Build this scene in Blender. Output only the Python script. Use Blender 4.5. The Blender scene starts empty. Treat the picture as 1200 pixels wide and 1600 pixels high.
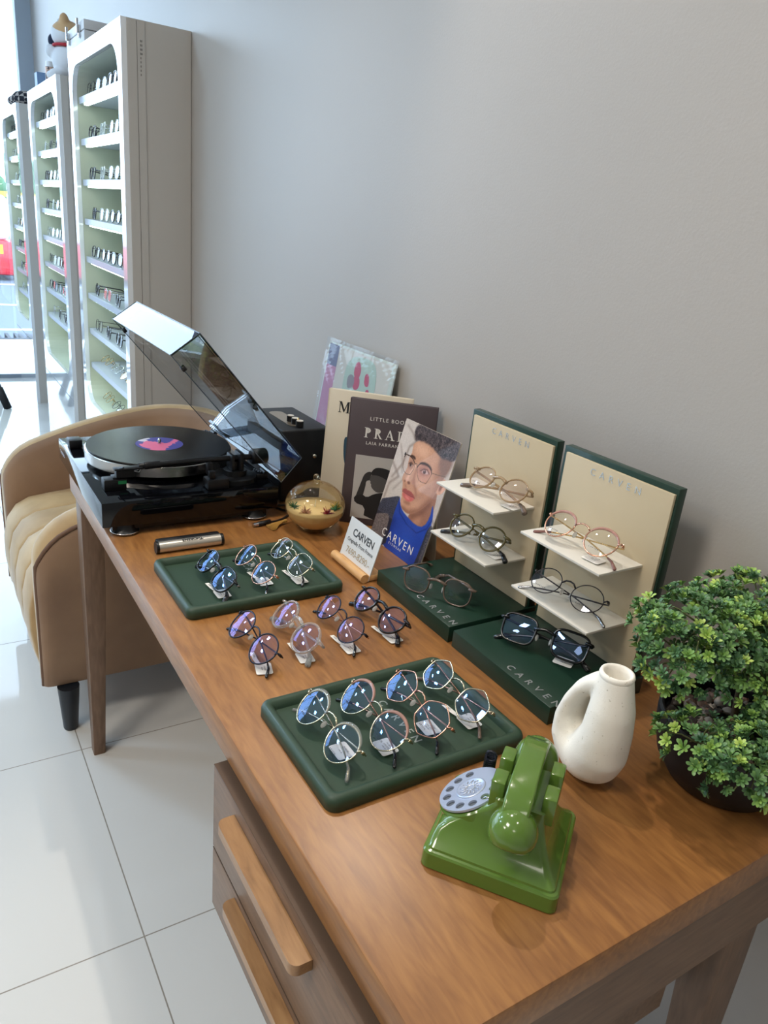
import bpy, bmesh, math, random
from mathutils import Vector, Matrix, noise
random.seed(7)
sc = bpy.context.scene
C = sc.collection
PI = math.pi
D = 0.72                     # desk top height

# ------------------------------------------------------------------ camera
cam_d = bpy.data.cameras.new('camera'); cam = bpy.data.objects.new('camera', cam_d); C.objects.link(cam)
cam_d.sensor_fit = 'VERTICAL'; cam_d.sensor_height = 36.0; cam_d.sensor_width = 27.0
cam_d.lens = 1162.0/1600.0*36.0
cam_d.clip_start = 0.02; cam_d.clip_end = 200
RW = ((0.85003056, -0.11168517, 0.51475672), (-0.51852642, -0.3492665, 0.7804763), (0.09261965, -0.93034366, -0.35479891))
m = Matrix.Identity(4)
for i in range(3):
    m[i][0] = RW[i][0]; m[i][1] = -RW[i][1]; m[i][2] = -RW[i][2]
m[2][3] = 1.31
cam.matrix_world = m
sc.camera = cam

# ------------------------------------------------------------------ colour management, sky, lights
sc.view_settings.view_transform = 'Standard'
sc.view_settings.look = 'None'
sc.view_settings.gamma = 1.0
sc.view_settings.use_curve_mapping = False
sc.view_settings.exposure = -0.28

w = bpy.data.worlds.new('world'); sc.world = w; w.use_nodes = True
bg = w.node_tree.nodes['Background']
bg.inputs[0].default_value = (0.62, 0.79, 1.0, 1)
bg.inputs[1].default_value = 8.0

def area(name, loc, rot, sx, sy, power, col, portal=False, spread=None):
    l = bpy.data.lights.new(name, 'AREA'); l.shape = 'RECTANGLE'; l.size = sx; l.size_y = sy
    l.energy = power; l.color = col
    if portal: l.cycles.is_portal = True
    if spread: l.spread = spread
    o = bpy.data.objects.new(name, l); C.objects.link(o); o.location = loc; o.rotation_euler = rot
    return o
def spot(name, loc, target, power, col, angle, blend=0.6, r=0.05):
    l = bpy.data.lights.new(name, 'SPOT'); l.energy = power; l.color = col
    l.spot_size = math.radians(angle); l.spot_blend = blend; l.shadow_soft_size = r
    o = bpy.data.objects.new(name, l); C.objects.link(o); o.location = loc
    d = Vector(target)-Vector(loc); o.rotation_euler = d.to_track_quat('-Z', 'Y').to_euler()
    return o
# shop-front daylight comes in through the glass at the far end (portal only guides sampling)
area('daylight_portal', (-1.35, 6.10, 1.45), (-PI/2, 0, 0), 4.4, 2.9, 1, (1, 1, 1), portal=True)
# ceiling lights above the view; the cool panels are added
WARM = (1.0, 0.90, 0.79); NEUT = (1.0, 0.925, 0.83); COOL = (0.50, 0.74, 1.0)
for px_, py_, pw_ in ((-1.15, 0.6, 42), (-2.6, 0.9, 34), (-1.1, -1.3, 9)):
    area('unseen_ceiling_panel', (px_, py_, 2.90), (0, 0, 0), 0.60, 0.60, pw_, NEUT)
for i, (px_, py_) in enumerate(((-0.75, 3.6), (-2.1, 3.2), (-1.5, 4.8))):
    area('unseen_ceiling_panel', (px_, py_, 2.90), (0, 0, 0), 0.30, 0.42, 32, COOL)  # bluish panels added to tint far cabinets and wall like bounced daylight
spot('downlight_a', (0.62, 1.30, 2.85), (0.60, 0.60, 0.75), 78, WARM, 58, r=0.025)
spot('downlight_b', (0.50, -0.15, 2.85), (0.70, 0.35, 0.75), 26, WARM, 50)
spot('downlight_c', (0.45, 2.10, 2.85), (0.50, 1.40, 0.75), 18, WARM, 50)

# ------------------------------------------------------------------ materials
def srgb(r, g, b):
    def f(c):
        c /= 255.0
        return c/12.92 if c <= 0.04045 else ((c+0.055)/1.055)**2.4
    return (f(r), f(g), f(b), 1)
_m = {}
def M(name, rgb=(200,200,200), rough=0.5, metal=0.0, coat=0.0, spec=0.5, bump=None, sheen=0.0, trans=0.0, ior=1.45, emit=None, es=0.0, sss=0.0, crough=0.03):
    if name in _m: return _m[name]
    mt = bpy.data.materials.new(name); mt.use_nodes = True
    b = mt.node_tree.nodes['Principled BSDF']
    b.inputs['Base Color'].default_value = srgb(*rgb)
    b.inputs['Roughness'].default_value = rough
    b.inputs['Metallic'].default_value = metal
    b.inputs['Coat Weight'].default_value = coat
    b.inputs['Coat Roughness'].default_value = crough
    b.inputs['Specular IOR Level'].default_value = spec
    b.inputs['Transmission Weight'].default_value = trans
    b.inputs['IOR'].default_value = ior
    if sheen:
        b.inputs['Sheen Weight'].default_value = sheen; b.inputs['Sheen Roughness'].default_value = 0.35
    if emit:
        b.inputs['Emission Color'].default_value = srgb(*emit); b.inputs['Emission Strength'].default_value = es
    if bump:
        nt = mt.node_tree
        tc = nt.nodes.new('ShaderNodeTexCoord'); nz = nt.nodes.new('ShaderNodeTexNoise')
        nz.inputs['Scale'].default_value = bump[0]; nz.inputs['Detail'].default_value = 3
        bp = nt.nodes.new('ShaderNodeBump'); bp.inputs['Strength'].default_value = bump[1]; bp.inputs['Distance'].default_value = bump[2]
        nt.links.new(tc.outputs['Object'], nz.inputs['Vector'])
        nt.links.new(nz.outputs['Fac'], bp.inputs['Height']); nt.links.new(bp.outputs['Normal'], b.inputs['Normal'])
    _m[name] = mt
    return mt
def noise_colour(mt, c1, c2, scale, vec_scale=(1,1,1), detail=6, lo=0.3, hi=0.7, rough=None):
    nt = mt.node_tree; b = nt.nodes['Principled BSDF']
    tc = nt.nodes.new('ShaderNodeTexCoord'); mp = nt.nodes.new('ShaderNodeMapping'); mp.inputs['Scale'].default_value = vec_scale
    nz = nt.nodes.new('ShaderNodeTexNoise'); nz.inputs['Scale'].default_value = scale; nz.inputs['Detail'].default_value = detail
    cr = nt.nodes.new('ShaderNodeValToRGB'); cr.color_ramp.elements[0].position = lo; cr.color_ramp.elements[1].position = hi
    cr.color_ramp.elements[0].color = srgb(*c1); cr.color_ramp.elements[1].color = srgb(*c2)
    nt.links.new(tc.outputs['Object'], mp.inputs['Vector']); nt.links.new(mp.outputs[0], nz.inputs['Vector'])
    nt.links.new(nz.outputs['Fac'], cr.inputs[0]); nt.links.new(cr.outputs[0], b.inputs['Base Color'])
    return nt, b, nz, cr, mp
def wood(name, c1, c2, c3, along='Y', rough=0.38, coat=0.15):
    mt = M(name, c1, rough, coat=coat, crough=0.35)
    nt = mt.node_tree; b = nt.nodes['Principled BSDF']
    tc = nt.nodes.new('ShaderNodeTexCoord')
    def layer(sc_, vs, det):
        mp = nt.nodes.new('ShaderNodeMapping'); mp.inputs['Scale'].default_value = vs
        nz = nt.nodes.new('ShaderNodeTexNoise'); nz.inputs['Scale'].default_value = sc_; nz.inputs['Detail'].default_value = det; nz.inputs['Distortion'].default_value = 0.4
        nt.links.new(tc.outputs['Object'], mp.inputs['Vector']); nt.links.new(mp.outputs[0], nz.inputs['Vector'])
        return nz
    st = {'Y': (1,0.16,1), 'X': (0.16,1,1), 'Z': (1,1,0.16)}[along]
    big = layer(6, st, 4); fine = layer(120, st, 5)
    mx = nt.nodes.new('ShaderNodeMix'); mx.data_type = 'FLOAT'; mx.inputs['Factor'].default_value = 0.62
    nt.links.new(big.outputs['Fac'], mx.inputs['A']); nt.links.new(fine.outputs['Fac'], mx.inputs['B'])
    cr = nt.nodes.new('ShaderNodeValToRGB'); e = cr.color_ramp.elements
    e[0].position = 0.28; e[0].color = srgb(*c1); e[1].position = 0.72; e[1].color = srgb(*c3)
    k = cr.color_ramp.elements.new(0.5); k.color = srgb(*c2)
    nt.links.new(mx.outputs['Result'], cr.inputs[0]); nt.links.new(cr.outputs[0], b.inputs['Base Color'])
    bp = nt.nodes.new('ShaderNodeBump'); bp.inputs['Strength'].default_value = 0.12; bp.inputs['Distance'].default_value = 0.0006
    nt.links.new(fine.outputs['Fac'], bp.inputs['Height']); nt.links.new(bp.outputs['Normal'], b.inputs['Normal'])
    return mt
def glassy(name, tint, refl=(1,1,1), base=0.05, rough=0.0, ior=1.45, scale=1.0):
    """thin sheet: see-through body with a fresnel reflection"""
    if name in _m: return _m[name]
    mt = bpy.data.materials.new(name); mt.use_nodes = True; nt = mt.node_tree
    for n in list(nt.nodes): nt.nodes.remove(n)
    out = nt.nodes.new('ShaderNodeOutputMaterial'); mix = nt.nodes.new('ShaderNodeMixShader')
    tr = nt.nodes.new('ShaderNodeBsdfTransparent'); gl = nt.nodes.new('ShaderNodeBsdfGlossy')
    tr.inputs[0].default_value = (*tint, 1); gl.inputs[0].default_value = (*refl, 1); gl.inputs['Roughness'].default_value = rough
    fr = nt.nodes.new('ShaderNodeFresnel'); fr.inputs['IOR'].default_value = ior
    ma = nt.nodes.new('ShaderNodeMath'); ma.operation = 'MULTIPLY_ADD'; ma.inputs[1].default_value = scale; ma.inputs[2].default_value = base
    ma.use_clamp = True
    nt.links.new(fr.outputs[0], ma.inputs[0]); nt.links.new(ma.outputs[0], mix.inputs[0])
    nt.links.new(tr.outputs[0], mix.inputs[1]); nt.links.new(gl.outputs[0], mix.inputs[2]); nt.links.new(mix.outputs[0], out.inputs[0])
    _m[name] = mt
    return mt

# ------------------------------------------------------------------ geometry helpers
def link(name, me, mat, parent=None, smooth=False, auto=None):
    o = bpy.data.objects.new(name, me); C.objects.link(o)
    if mat is not None:
        for x in (mat if isinstance(mat, (list, tuple)) else [mat]): me.materials.append(x)
    if smooth:
        for p in me.polygons: p.use_smooth = True
    if auto is not None:
        for p in me.polygons: p.use_smooth = True
        try: me.set_sharp_from_angle(angle=math.radians(auto))
        except Exception: pass
    if parent is not None: o.parent = parent
    return o
def fin(bm, name, mat, parent=None, smooth=False, auto=None, normals=True):
    if normals: bmesh.ops.recalc_face_normals(bm, faces=bm.faces)
    me = bpy.data.meshes.new(name); bm.to_mesh(me); bm.free()
    return link(name, me, mat, parent, smooth, auto)
def box(bm, x0, x1, y0, y1, z0, z1, bev=0.0, seg=2, mat=None):
    r = bmesh.ops.create_cube(bm, size=1.0)
    vs = r['verts']
    for v in vs:
        v.co = Vector(((x0+x1)/2+v.co.x*(x1-x0), (y0+y1)/2+v.co.y*(y1-y0), (z0+z1)/2+v.co.z*(z1-z0)))
    if bev > 0:
        es = list({e for v in vs for e in v.link_edges})
        r2 = bmesh.ops.bevel(bm, geom=es, offset=bev, segments=seg, profile=0.5, affect='EDGES')
        if mat is not None:
            for f in r2['faces']: f.material_index = mat
    return vs
def boxo(name, dims, mat, parent=None, bev=0.0, seg=2):
    bm = bmesh.new(); box(bm, *dims, bev=bev, seg=seg)
    return fin(bm, name, mat, parent, auto=35 if bev > 0 else None)
def frames_along(path, closed):
    n = len(path); T = []
    for i in range(n):
        a = path[(i-1) % n] if (closed or i > 0) else path[i]
        b = path[(i+1) % n] if (closed or i < n-1) else path[i]
        t = (b-a); T.append(t.normalized() if t.length > 1e-9 else Vector((0,0,1)))
    up = Vector((0,0,1)) if abs(T[0].z) < 0.9 else Vector((1,0,0))
    nrm = (up - T[0]*up.dot(T[0])).normalized(); N = [nrm]
    for i in range(1, n):
        v = N[-1] - T[i]*N[-1].dot(T[i])
        N.append(v.normalized() if v.length > 1e-9 else N[-1])
    return T, N
def tube(bm, path, r, n=8, closed=False, caps=True, flat=(1,1), nref=None):
    path = [Vector(p) for p in path]
    T, N = frames_along(path, closed)
    rings = []
    for i, p in enumerate(path):
        rr = r[i] if isinstance(r, (list, tuple)) else r
        nn = N[i]
        if nref is not None:
            nn = Vector(nref) - T[i]*Vector(nref).dot(T[i]); nn.normalize()
        bb = T[i].cross(nn)
        rings.append([bm.verts.new(p + (nn*math.cos(2*PI*k/n)*flat[0] + bb*math.sin(2*PI*k/n)*flat[1])*rr) for k in range(n)])
    m_ = len(rings)
    for i in range(m_ if closed else m_-1):
        a, b = rings[i], rings[(i+1) % m_]
        for k in range(n): bm.faces.new((a[k], a[(k+1) % n], b[(k+1) % n], b[k]))
    if not closed and caps:
        bm.faces.new(rings[0][::-1]); bm.faces.new(rings[-1])
def lathe(bm, prof, n=48, cx=0, cy=0, sx=1, sy=1):
    rings = []
    for r, z in prof:
        if r < 1e-6: rings.append([bm.verts.new((cx, cy, z))])
        else: rings.append([bm.verts.new((cx+r*sx*math.cos(2*PI*k/n), cy+r*sy*math.sin(2*PI*k/n), z)) for k in range(n)])
    for a, b in zip(rings, rings[1:]):
        for k in range(n):
            k2 = (k+1) % n
            if len(a) == 1 and len(b) == 1: continue
            if len(a) == 1: bm.faces.new((a[0], b[k2], b[k]))
            elif len(b) == 1: bm.faces.new((a[k], a[k2], b[0]))
            else: bm.faces.new((a[k], a[k2], b[k2], b[k]))
def cyl(bm, r, z0, z1, n=32, cx=0, cy=0):
    lathe(bm, [(0, z0), (r, z0), (r, z1), (0, z1)], n, cx, cy)
def loft(bm, rings, cap=True, closed=True):
    vr = [[bm.verts.new(p) for p in r] for r in rings]
    n = len(vr[0])
    for a, b in zip(vr, vr[1:]):
        for k in range(n if closed else n-1):
            bm.faces.new((a[k], a[(k+1) % n], b[(k+1) % n], b[k]))
    if cap:
        bm.faces.new(vr[0][::-1]); bm.faces.new(vr[-1])
    return vr
def rrect(hx, hy, r, n=6, cx=0, cy=0):
    pts = []
    for (sx, sy, a0) in ((1,1,0), (-1,1,90), (-1,-1,180), (1,-1,270)):
        for i in range(n+1):
            a = math.radians(a0+90*i/n)
            pts.append((cx+sx*(hx-r)+r*math.cos(a), cy+sy*(hy-r)+r*math.sin(a)))
    return pts
def xform(bm, mat):
    bmesh.ops.transform(bm, matrix=mat, verts=bm.verts)
def frame_mat(o, x, y, z):
    mm = Matrix.Identity(4)
    for i in range(3):
        mm[i][0] = x[i]; mm[i][1] = y[i]; mm[i][2] = z[i]; mm[i][3] = o[i]
    return mm
def thing(name, label, cat, loc=(0,0,0), group=None, rot=None, mat=None):
    o = bpy.data.objects.new(name, None); C.objects.link(o); o.empty_display_size = 0.02
    if mat is not None: o.matrix_world = mat
    else:
        o.location = loc
        if rot: o.rotation_euler = rot
    o['label'] = label; o['category'] = cat
    if group: o['group'] = group
    return o
def tag(o, label=None, cat=None, group=None, kind=None):
    if label: o['label'] = label
    if cat: o['category'] = cat
    if group: o['group'] = group
    if kind: o['kind'] = kind
    return o
def struct(o):
    o['kind'] = 'structure'; return o
_txt = {}
def text_mesh(s, size, spacing=1.0, extrude=0.0, align='CENTER', bold=0.0):
    key = (s, size, spacing, extrude, align, bold)
    if key in _txt: return _txt[key]
    cu = bpy.data.curves.new('lettering', 'FONT'); cu.body = s; cu.size = size; cu.space_character = spacing
    cu.align_x = align; cu.align_y = 'CENTER'; cu.extrude = extrude; cu.offset = bold; cu.resolution_u = 3
    o = bpy.data.objects.new('tmp', cu); C.objects.link(o)
    dg = bpy.context.evaluated_depsgraph_get()
    me = bpy.data.meshes.new_from_object(o.evaluated_get(dg))
    bpy.data.objects.remove(o); bpy.data.curves.remove(cu)
    me.materials.clear(); _txt[key] = me
    return me
def lettering(name, s, size, mat, parent, matrix, spacing=1.0, align='CENTER', bold=0.0, sx=1.0):
    me = text_mesh(s, size, spacing, 0.00005, align, bold).copy()
    me.transform(matrix @ Matrix.Diagonal((sx, 1, 1, 1)))
    return link(name, me, mat, parent)
# ways a sheet can face:  text x axis, text y axis, normal
FLAT = ((0,-1,0), (1,0,0), (0,0,1))          # lying on the desk, read from the room side
FACE = ((0,-1,0), (0,0,1), (-1,0,0))         # upright, facing the room (-X)
def polymesh(name, polys, mats, parent, matrix, clip=None, step=0.00012):
    """printed picture: coloured shapes stacked as ink layers on one sheet, in millimetres"""
    bm = bmesh.new()
    for i, (pts, mi) in enumerate(polys):
        if clip: pts = [(min(max(x, 0), clip[0]), min(max(y, 0), clip[1])) for x, y in pts]
        q = []
        for p in pts:
            if not q or (abs(p[0]-q[-1][0])+abs(p[1]-q[-1][1])) > 1e-6: q.append(p)
        vs = [bm.verts.new((x/1000, y/1000, 0.0002+step*i)) for x, y in q]
        try: f = bm.faces.new(vs)
        except Exception: continue
        f.material_index = mi
    bmesh.ops.triangulate(bm, faces=bm.faces[:])
    for f in bm.faces:
        if f.normal.z < 0: f.normal_flip()
    xform(bm, matrix)
    return fin(bm, name, mats, parent, normals=False)
def smoothpoly(pts, it=2):
    for _ in range(it):
        q = []
        for i in range(len(pts)):
            a, b = pts[i], pts[(i+1) % len(pts)]
            q.append((a[0]*.75+b[0]*.25, a[1]*.75+b[1]*.25)); q.append((a[0]*.25+b[0]*.75, a[1]*.25+b[1]*.75))
        pts = q
    return pts
def strokepoly(pts, wd):
    L, R_ = [], []
    for i, p in enumerate(pts):
        a = pts[max(0, i-1)]; b = pts[min(len(pts)-1, i+1)]
        dx, dy = b[0]-a[0], b[1]-a[1]; l = math.hypot(dx, dy) or 1
        L.append((p[0]-dy/l*wd/2, p[1]+dx/l*wd/2)); R_.append((p[0]+dy/l*wd/2, p[1]-dx/l*wd/2))
    return L+R_[::-1]
# ================================================================== THE ROOM
WX = 0.905; YE = 6.17
wallm = M('wall_paint', (175,169,163), 0.42, spec=0.35, bump=(220, 0.10, 0.002))
floorm = M('floor_tile', (212,211,207), 0.06, spec=0.5)
nt = floorm.node_tree; b = nt.nodes['Principled BSDF']
tc = nt.nodes.new('ShaderNodeTexCoord'); sep = nt.nodes.new('ShaderNodeSeparateXYZ'); nt.links.new(tc.outputs['Object'], sep.inputs[0])
def grout(axis, off):
    a = nt.nodes.new('ShaderNodeMath'); a.operation = 'SUBTRACT'; a.inputs[1].default_value = off
    nt.links.new(sep.outputs[axis], a.inputs[0])
    d = nt.nodes.new('ShaderNodeMath'); d.operation = 'DIVIDE'; d.inputs[1].default_value = 0.6; nt.links.new(a.outputs[0], d.inputs[0])
    f = nt.nodes.new('ShaderNodeMath'); f.operation = 'FRACT'; nt.links.new(d.outputs[0], f.inputs[0])
    s = nt.nodes.new('ShaderNodeMath'); s.operation = 'SUBTRACT'; s.inputs[1].default_value = 0.5; nt.links.new(f.outputs[0], s.inputs[0])
    ab = nt.nodes.new('ShaderNodeMath'); ab.operation = 'ABSOLUTE'; nt.links.new(s.outputs[0], ab.inputs[0])
    g = nt.nodes.new('ShaderNodeMath'); g.operation = 'GREATER_THAN'; g.inputs[1].default_value = 0.4978; nt.links.new(ab.outputs[0], g.inputs[0])
    return g
g1 = grout(0, 0.2535); g2 = grout(1, 1.0705)
mxn = nt.nodes.new('ShaderNodeMath'); mxn.operation = 'MAXIMUM'; nt.links.new(g1.outputs[0], mxn.inputs[0]); nt.links.new(g2.outputs[0], mxn.inputs[1])
mc = nt.nodes.new('ShaderNodeMix'); mc.data_type = 'RGBA'; mc.inputs['A'].default_value = srgb(212,211,207); mc.inputs['B'].default_value = srgb(140,132,120)
nt.links.new(mxn.outputs[0], mc.inputs['Factor']); nt.links.new(mc.outputs['Result'], b.inputs['Base Color'])
rr = nt.nodes.new('ShaderNodeMath'); rr.operation = 'MULTIPLY_ADD'; rr.inputs[1].default_value = 0.5; rr.inputs[2].default_value = 0.055
nt.links.new(mxn.outputs[0], rr.inputs[0]); nt.links.new(rr.outputs[0], b.inputs['Roughness'])

struct(boxo('floor', (-4.0, WX, -2.6, YE+0.05, -0.06, 0.0), floorm))
ceilm = M('ceiling_paint', (232,232,228), 0.8)
struct(boxo('ceiling', (-4.0, WX, -2.6, YE+0.05, 2.95, 3.05), ceilm))
struct(boxo('wall_right', (WX, WX+0.12, -2.6, YE+0.3, -0.06, 3.05), wallm))
struct(boxo('wall_left', (-4.12, -4.0, -2.6, YE+0.3, -0.06, 3.05), wallm))
struct(boxo('wall_back', (-4.0, WX, -2.72, -2.6, -0.06, 3.05), wallm))
pil = struct(boxo('trim_1', (0.812, WX, 6.15, 6.45, -0.05, 2.95), M('pillar_paint', (176,190,206), 0.5)))
alu = M('window_aluminium', (150,160,172), 0.35, metal=0.6)
bm = bmesh.new()
box(bm, -4.0, WX, YE+0.02, YE+0.10, 2.85, 2.95); box(bm, -4.0, 0.812, YE+0.02, YE+0.10, -0.001, 0.03)
for x in (-4.0, -2.45, -0.95): box(bm, x, x+0.06, YE+0.02, YE+0.10, 0.03, 2.85)
wf = struct(fin(bm, 'window_1', alu))
pane = boxo('window_pane', (-3.94, 0.812, YE+0.055, YE+0.061, 0.03, 2.85), glassy('window_glass', (0.96,0.985,0.99), base=0.02), wf)

# ------------------------------------------------------------------ outside the shop front
step = struct(boxo('trim_2', (-8, 4, YE+0.05, 8.0, -0.25, -0.01), M('outdoor_tile', (205,205,200), 0.4)))
road = boxo('road', (-30, 30, 8.0, 40, -0.3, -0.06), M('asphalt', (98,106,120), 0.85, bump=(60, 0.4, 0.01)))
tag(road, kind='structure')
bm = bmesh.new()
for y in (8.85, 10.9, 13.4): box(bm, -12, 6, y, y+0.10, -0.062, -0.055)
tag(fin(bm, 'road_marking', M('road_paint', (235,235,235), 0.6)), kind='structure')
bm = bmesh.new()
box(bm, -6, 3, 8.04, 8.08, -0.06, -0.01)
for i in range(110): box(bm, -6+i*0.08, -6+i*0.08+0.03, 8.05, 8.40, -0.062, -0.012)
tag(fin(bm, 'drain_grate', M('grate_iron', (40,44,52), 0.6, metal=0.4)), 'dark slotted drain grate running along the edge of the road', 'drain')
van = thing('delivery_van', 'red and white van parked across the road outside the window', 'vehicle', (0.2, 14.9, 0))
redm = M('van_red', (205,40,52), 0.3, coat=0.5)
bm = bmesh.new(); box(bm, -2.6, 1.42, -0.9, 0.9, 0.02, 0.56, bev=0.06); fin(bm, 'lower_body', redm, van, auto=40)
bm = bmesh.new(); box(bm, -2.6, 1.36, -0.85, 0.85, 0.56, 1.25, bev=0.12, seg=3); fin(bm, 'upper_body', M('van_white', (240,240,240), 0.3), van, auto=40)
boxo('side_marker', (0.95, 1.22, -0.93, -0.89, 0.36, 0.50), M('van_amber', (250,190,60), 0.4), van)
for x in (-1.9, 0.9):
    bm = bmesh.new(); cyl(bm, 0.24, -0.94, -0.74, 28); xform(bm, Matrix.Translation((x, 0, 0.18)) @ Matrix.Rotation(PI/2, 4, 'X') @ Matrix.Scale(-1, 4, (0,0,1)))
    fin(bm, 'wheel', M('tyre', (28,28,30), 0.8), van)
fence = thing('railing', 'yellow railing standing beyond the red van outside', 'railing', (0, 17.5, 0))
ym = M('railing_yellow', (225,190,80), 0.6)
bm = bmesh.new()
for i in range(20): box(bm, -3+i*0.3, -3+i*0.3+0.06, 0, 0.05, -0.06, 1.25)
fin(bm, 'rail_posts', ym, fence)
bm = bmesh.new(); box(bm, -3, 3, -0.02, 0.06, 1.2, 1.3); box(bm, -3, 3, -0.02, 0.06, 0.75, 0.8); fin(bm, 'rail', ym, fence)
leafm_out = M('tree_leaves', (84,120,84), 0.7)
def out_tree(x, y, h, lab):
    t = thing('street_tree', lab, 'tree', (x, y, -0.06), 'trees across the road')
    bm = bmesh.new(); tube(bm, [(0,0,0), (0.05,0,h*0.4), (0,0,h*0.7)], [0.12, 0.09, 0.05], 10); fin(bm, 'trunk', M('bark', (90,75,60), 0.9), t, smooth=True)
    bm = bmesh.new()
    for k in range(22):
        c = Vector((random.gauss(0, h*.16), random.gauss(0, h*.16), h*.62+random.gauss(0, h*.16)))
        r = bmesh.ops.create_icosphere(bm, subdivisions=2, radius=h*random.uniform(.10, .19))
        for v in r['verts']: v.co = v.co*(1+0.35*noise.noise(v.co*6+c*3)) + c
    fin(bm, 'crown', leafm_out, t, smooth=True)
out_tree(1.75, 20.5, 1.9, 'leafy green tree seen through the glass above the railing')
out_tree(-1.6, 22, 2.2, 'larger green tree further left across the road')
# stool by the entrance, one foot in view
st = thing('bar_stool', 'grey metal stool with black rubber feet by the entrance', 'stool', (0.20, 5.42, 0))
gm = M('stool_metal', (120,130,145), 0.3, metal=0.7)
bm = bmesh.new(); lathe(bm, [(0,0.62),(0.17,0.62),(0.185,0.64),(0.18,0.66),(0,0.665)], 32); fin(bm, 'seat', M('stool_seat', (40,42,48), 0.6), st, smooth=True)
for sx, sy in ((1,-1),(1,1),(-1,1),(-1,-1)):
    a = Vector((0.08*sx, 0.08*sy, 0.62)); e = Vector((0.27*sx, 0.055*sy+0.0, 0.05))
    e.y = 0.16*sy
    bm = bmesh.new(); tube(bm, [a, e], 0.017, 10)
    lg = fin(bm, 'leg', gm, st, smooth=True)
    bm = bmesh.new(); tube(bm, [a+(e-a)*0.86, Vector((e.x+0.015*sx, e.y+0.008*sy, 0.0))], 0.024, 10)
    fin(bm, 'rubber_foot', M('stool_rubber', (18,20,26), 0.6), lg, smooth=True)
bm = bmesh.new(); tube(bm, [(0.19*math.cos(2*PI*k/28), 0.14*math.sin(2*PI*k/28), 0.24) for k in range(28)], 0.009, 8, closed=True); fin(bm, 'foot_ring', gm, st, smooth=True)

# ================================================================== DISPLAY CABINETS
cab_side = M('cabinet_side', (192,188,182), 0.35, coat=0.1)
cab_front = M('cabinet_gloss', (236,240,244), 0.08, coat=1.0)
cab_in = M('cabinet_interior', (196,202,184), 0.35)
cab_shelf = M('cabinet_shelf', (186,193,204), 0.25)
ledm = M('led_strip', (255,255,255), emit=(232,255,236), es=9.0)
def cabinet(y0, y1, ztop, oy0, oy1, oz0, oz1, shelves, label, seam):
    t = thing('display_cabinet', label, 'cabinet', (0.675, y0, 0), 'white lit eyewear cabinets along the wall')
    dp = WX-0.675-0.002; L = y1-y0
    # carcass: sides, back, top, bottom (interior hollow)
    bm = bmesh.new()
    box(bm, 0.018, dp, 0, 0.02, 0.0, ztop); fin(bm, 'side_panel', cab_side, t)
    bm = bmesh.new(); box(bm, 0.018, dp, L-0.02, L, 0.0, ztop); fin(bm, 'side_panel', cab_side, t)
    bm = bmesh.new(); box(bm, 0.018, dp, 0.02, L-0.02, ztop-0.02, ztop); fin(bm, 'top_panel', cab_side, t)
    # front panel with a round-cornered opening
    n = 8; rc = 0.10
    inner = rrect((oy1-oy0)/2, (oz1-oz0)/2, rc, n, (oy0+oy1)/2-y0, (oz0+oz1)/2)
    bm = bmesh.new()
    def ring(pts, x): return [bm.verts.new((x, p[0], p[1])) for p in pts]
    iv = ring(inner, 0.0); iv2 = ring(inner, 0.018); iv3 = ring(inner, dp-0.02)
    m_ = len(inner)
    corners = [(L, ztop), (0, ztop), (0, 0), (L, 0)]
    ov = ring(corners, 0.0); ov2 = ring(corners, 0.018)
    # corner fans: inner points k in quadrant q connect to corner q
    per = n+1
    for q in range(4):
        for i in range(per-1):
            a, b2 = q*per+i, q*per+i+1
            bm.faces.new((ov[q], iv[a], iv[b2]))
        a = q*per+per-1; b2 = ((q+1) % 4)*per
        bm.faces.new((ov[q], iv[a], iv[b2], ov[(q+1) % 4]))
        bm.faces.new((ov[q], ov[(q+1) % 4], ov2[(q+1) % 4], ov2[q]))
    for i in range(m_):
        bm.faces.new((iv[i], iv2[i], iv2[(i+1) % m_], iv[(i+1) % m_]))
    fp = fin(bm, 'front_panel', cab_front, t)
    # liner (tray-like niche)
    bm = bmesh.new()
    a = [bm.verts.new((0.0185, p[0], p[1])) for p in inner]; c = [bm.verts.new((dp-0.03, p[0], p[1])) for p in inner]
    for i in range(m_): bm.faces.new((a[i], c[i], c[(i+1) % m_], a[(i+1) % m_]))
    bm.faces.new(c)
    fin(bm, 'niche_liner', cab_in, t)
    if seam:
        bm = bmesh.new(); box(bm, 0.05, 0.075, -0.003, 0.0, 0.02, ztop-0.004); box(bm, 0.018, 0.048, -0.004, 0.0, 0.0, ztop-0.002); fin(bm, 'edge_strip', cab_side, t)
        bm = bmesh.new()
        for k in range(9):
            for j in range(2 if k > 4 else 1): box(bm, 0.060+0.004*j, 0.062+0.004*j, -0.0038, -0.003, 1.70+k*0.012, 1.706+k*0.012)
        fin(bm, 'pencil_mark', M('pencil', (90,86,84), 0.8), t)
    for z in shelves:
        bm = bmesh.new(); box(bm, 0.024, dp-0.035, oy0-y0+0.004, oy1-y0-0.004, z+0.006, z+0.030); s = fin(bm, 'shelf', cab_shelf, t)
        bm = bmesh.new(); box(bm, 0.034, 0.050, oy0-y0+0.02, oy1-y0-0.05, z+0.000, z+0.0058); fin(bm, 'light_strip', ledm, s)
    # lower drawers seams and handles
    bm = bmesh.new(); box(bm, -0.0012, 0.0, 0.01, L-0.01, oz0-0.115, oz0-0.112); fin(bm, 'panel_seam', M('seam', (120,126,134), 0.6), t)
    return t
S1 = [1.665-0.155*k for k in range(8)]
S2 = [1.635-0.1412*k for k in range(8)]
cabinet(2.81, 3.70, 1.858, 2.865, 3.64, 0.44, 1.80, S1, 'nearest of the three tall white lit cabinets, beige side panel in view', True)
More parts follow.
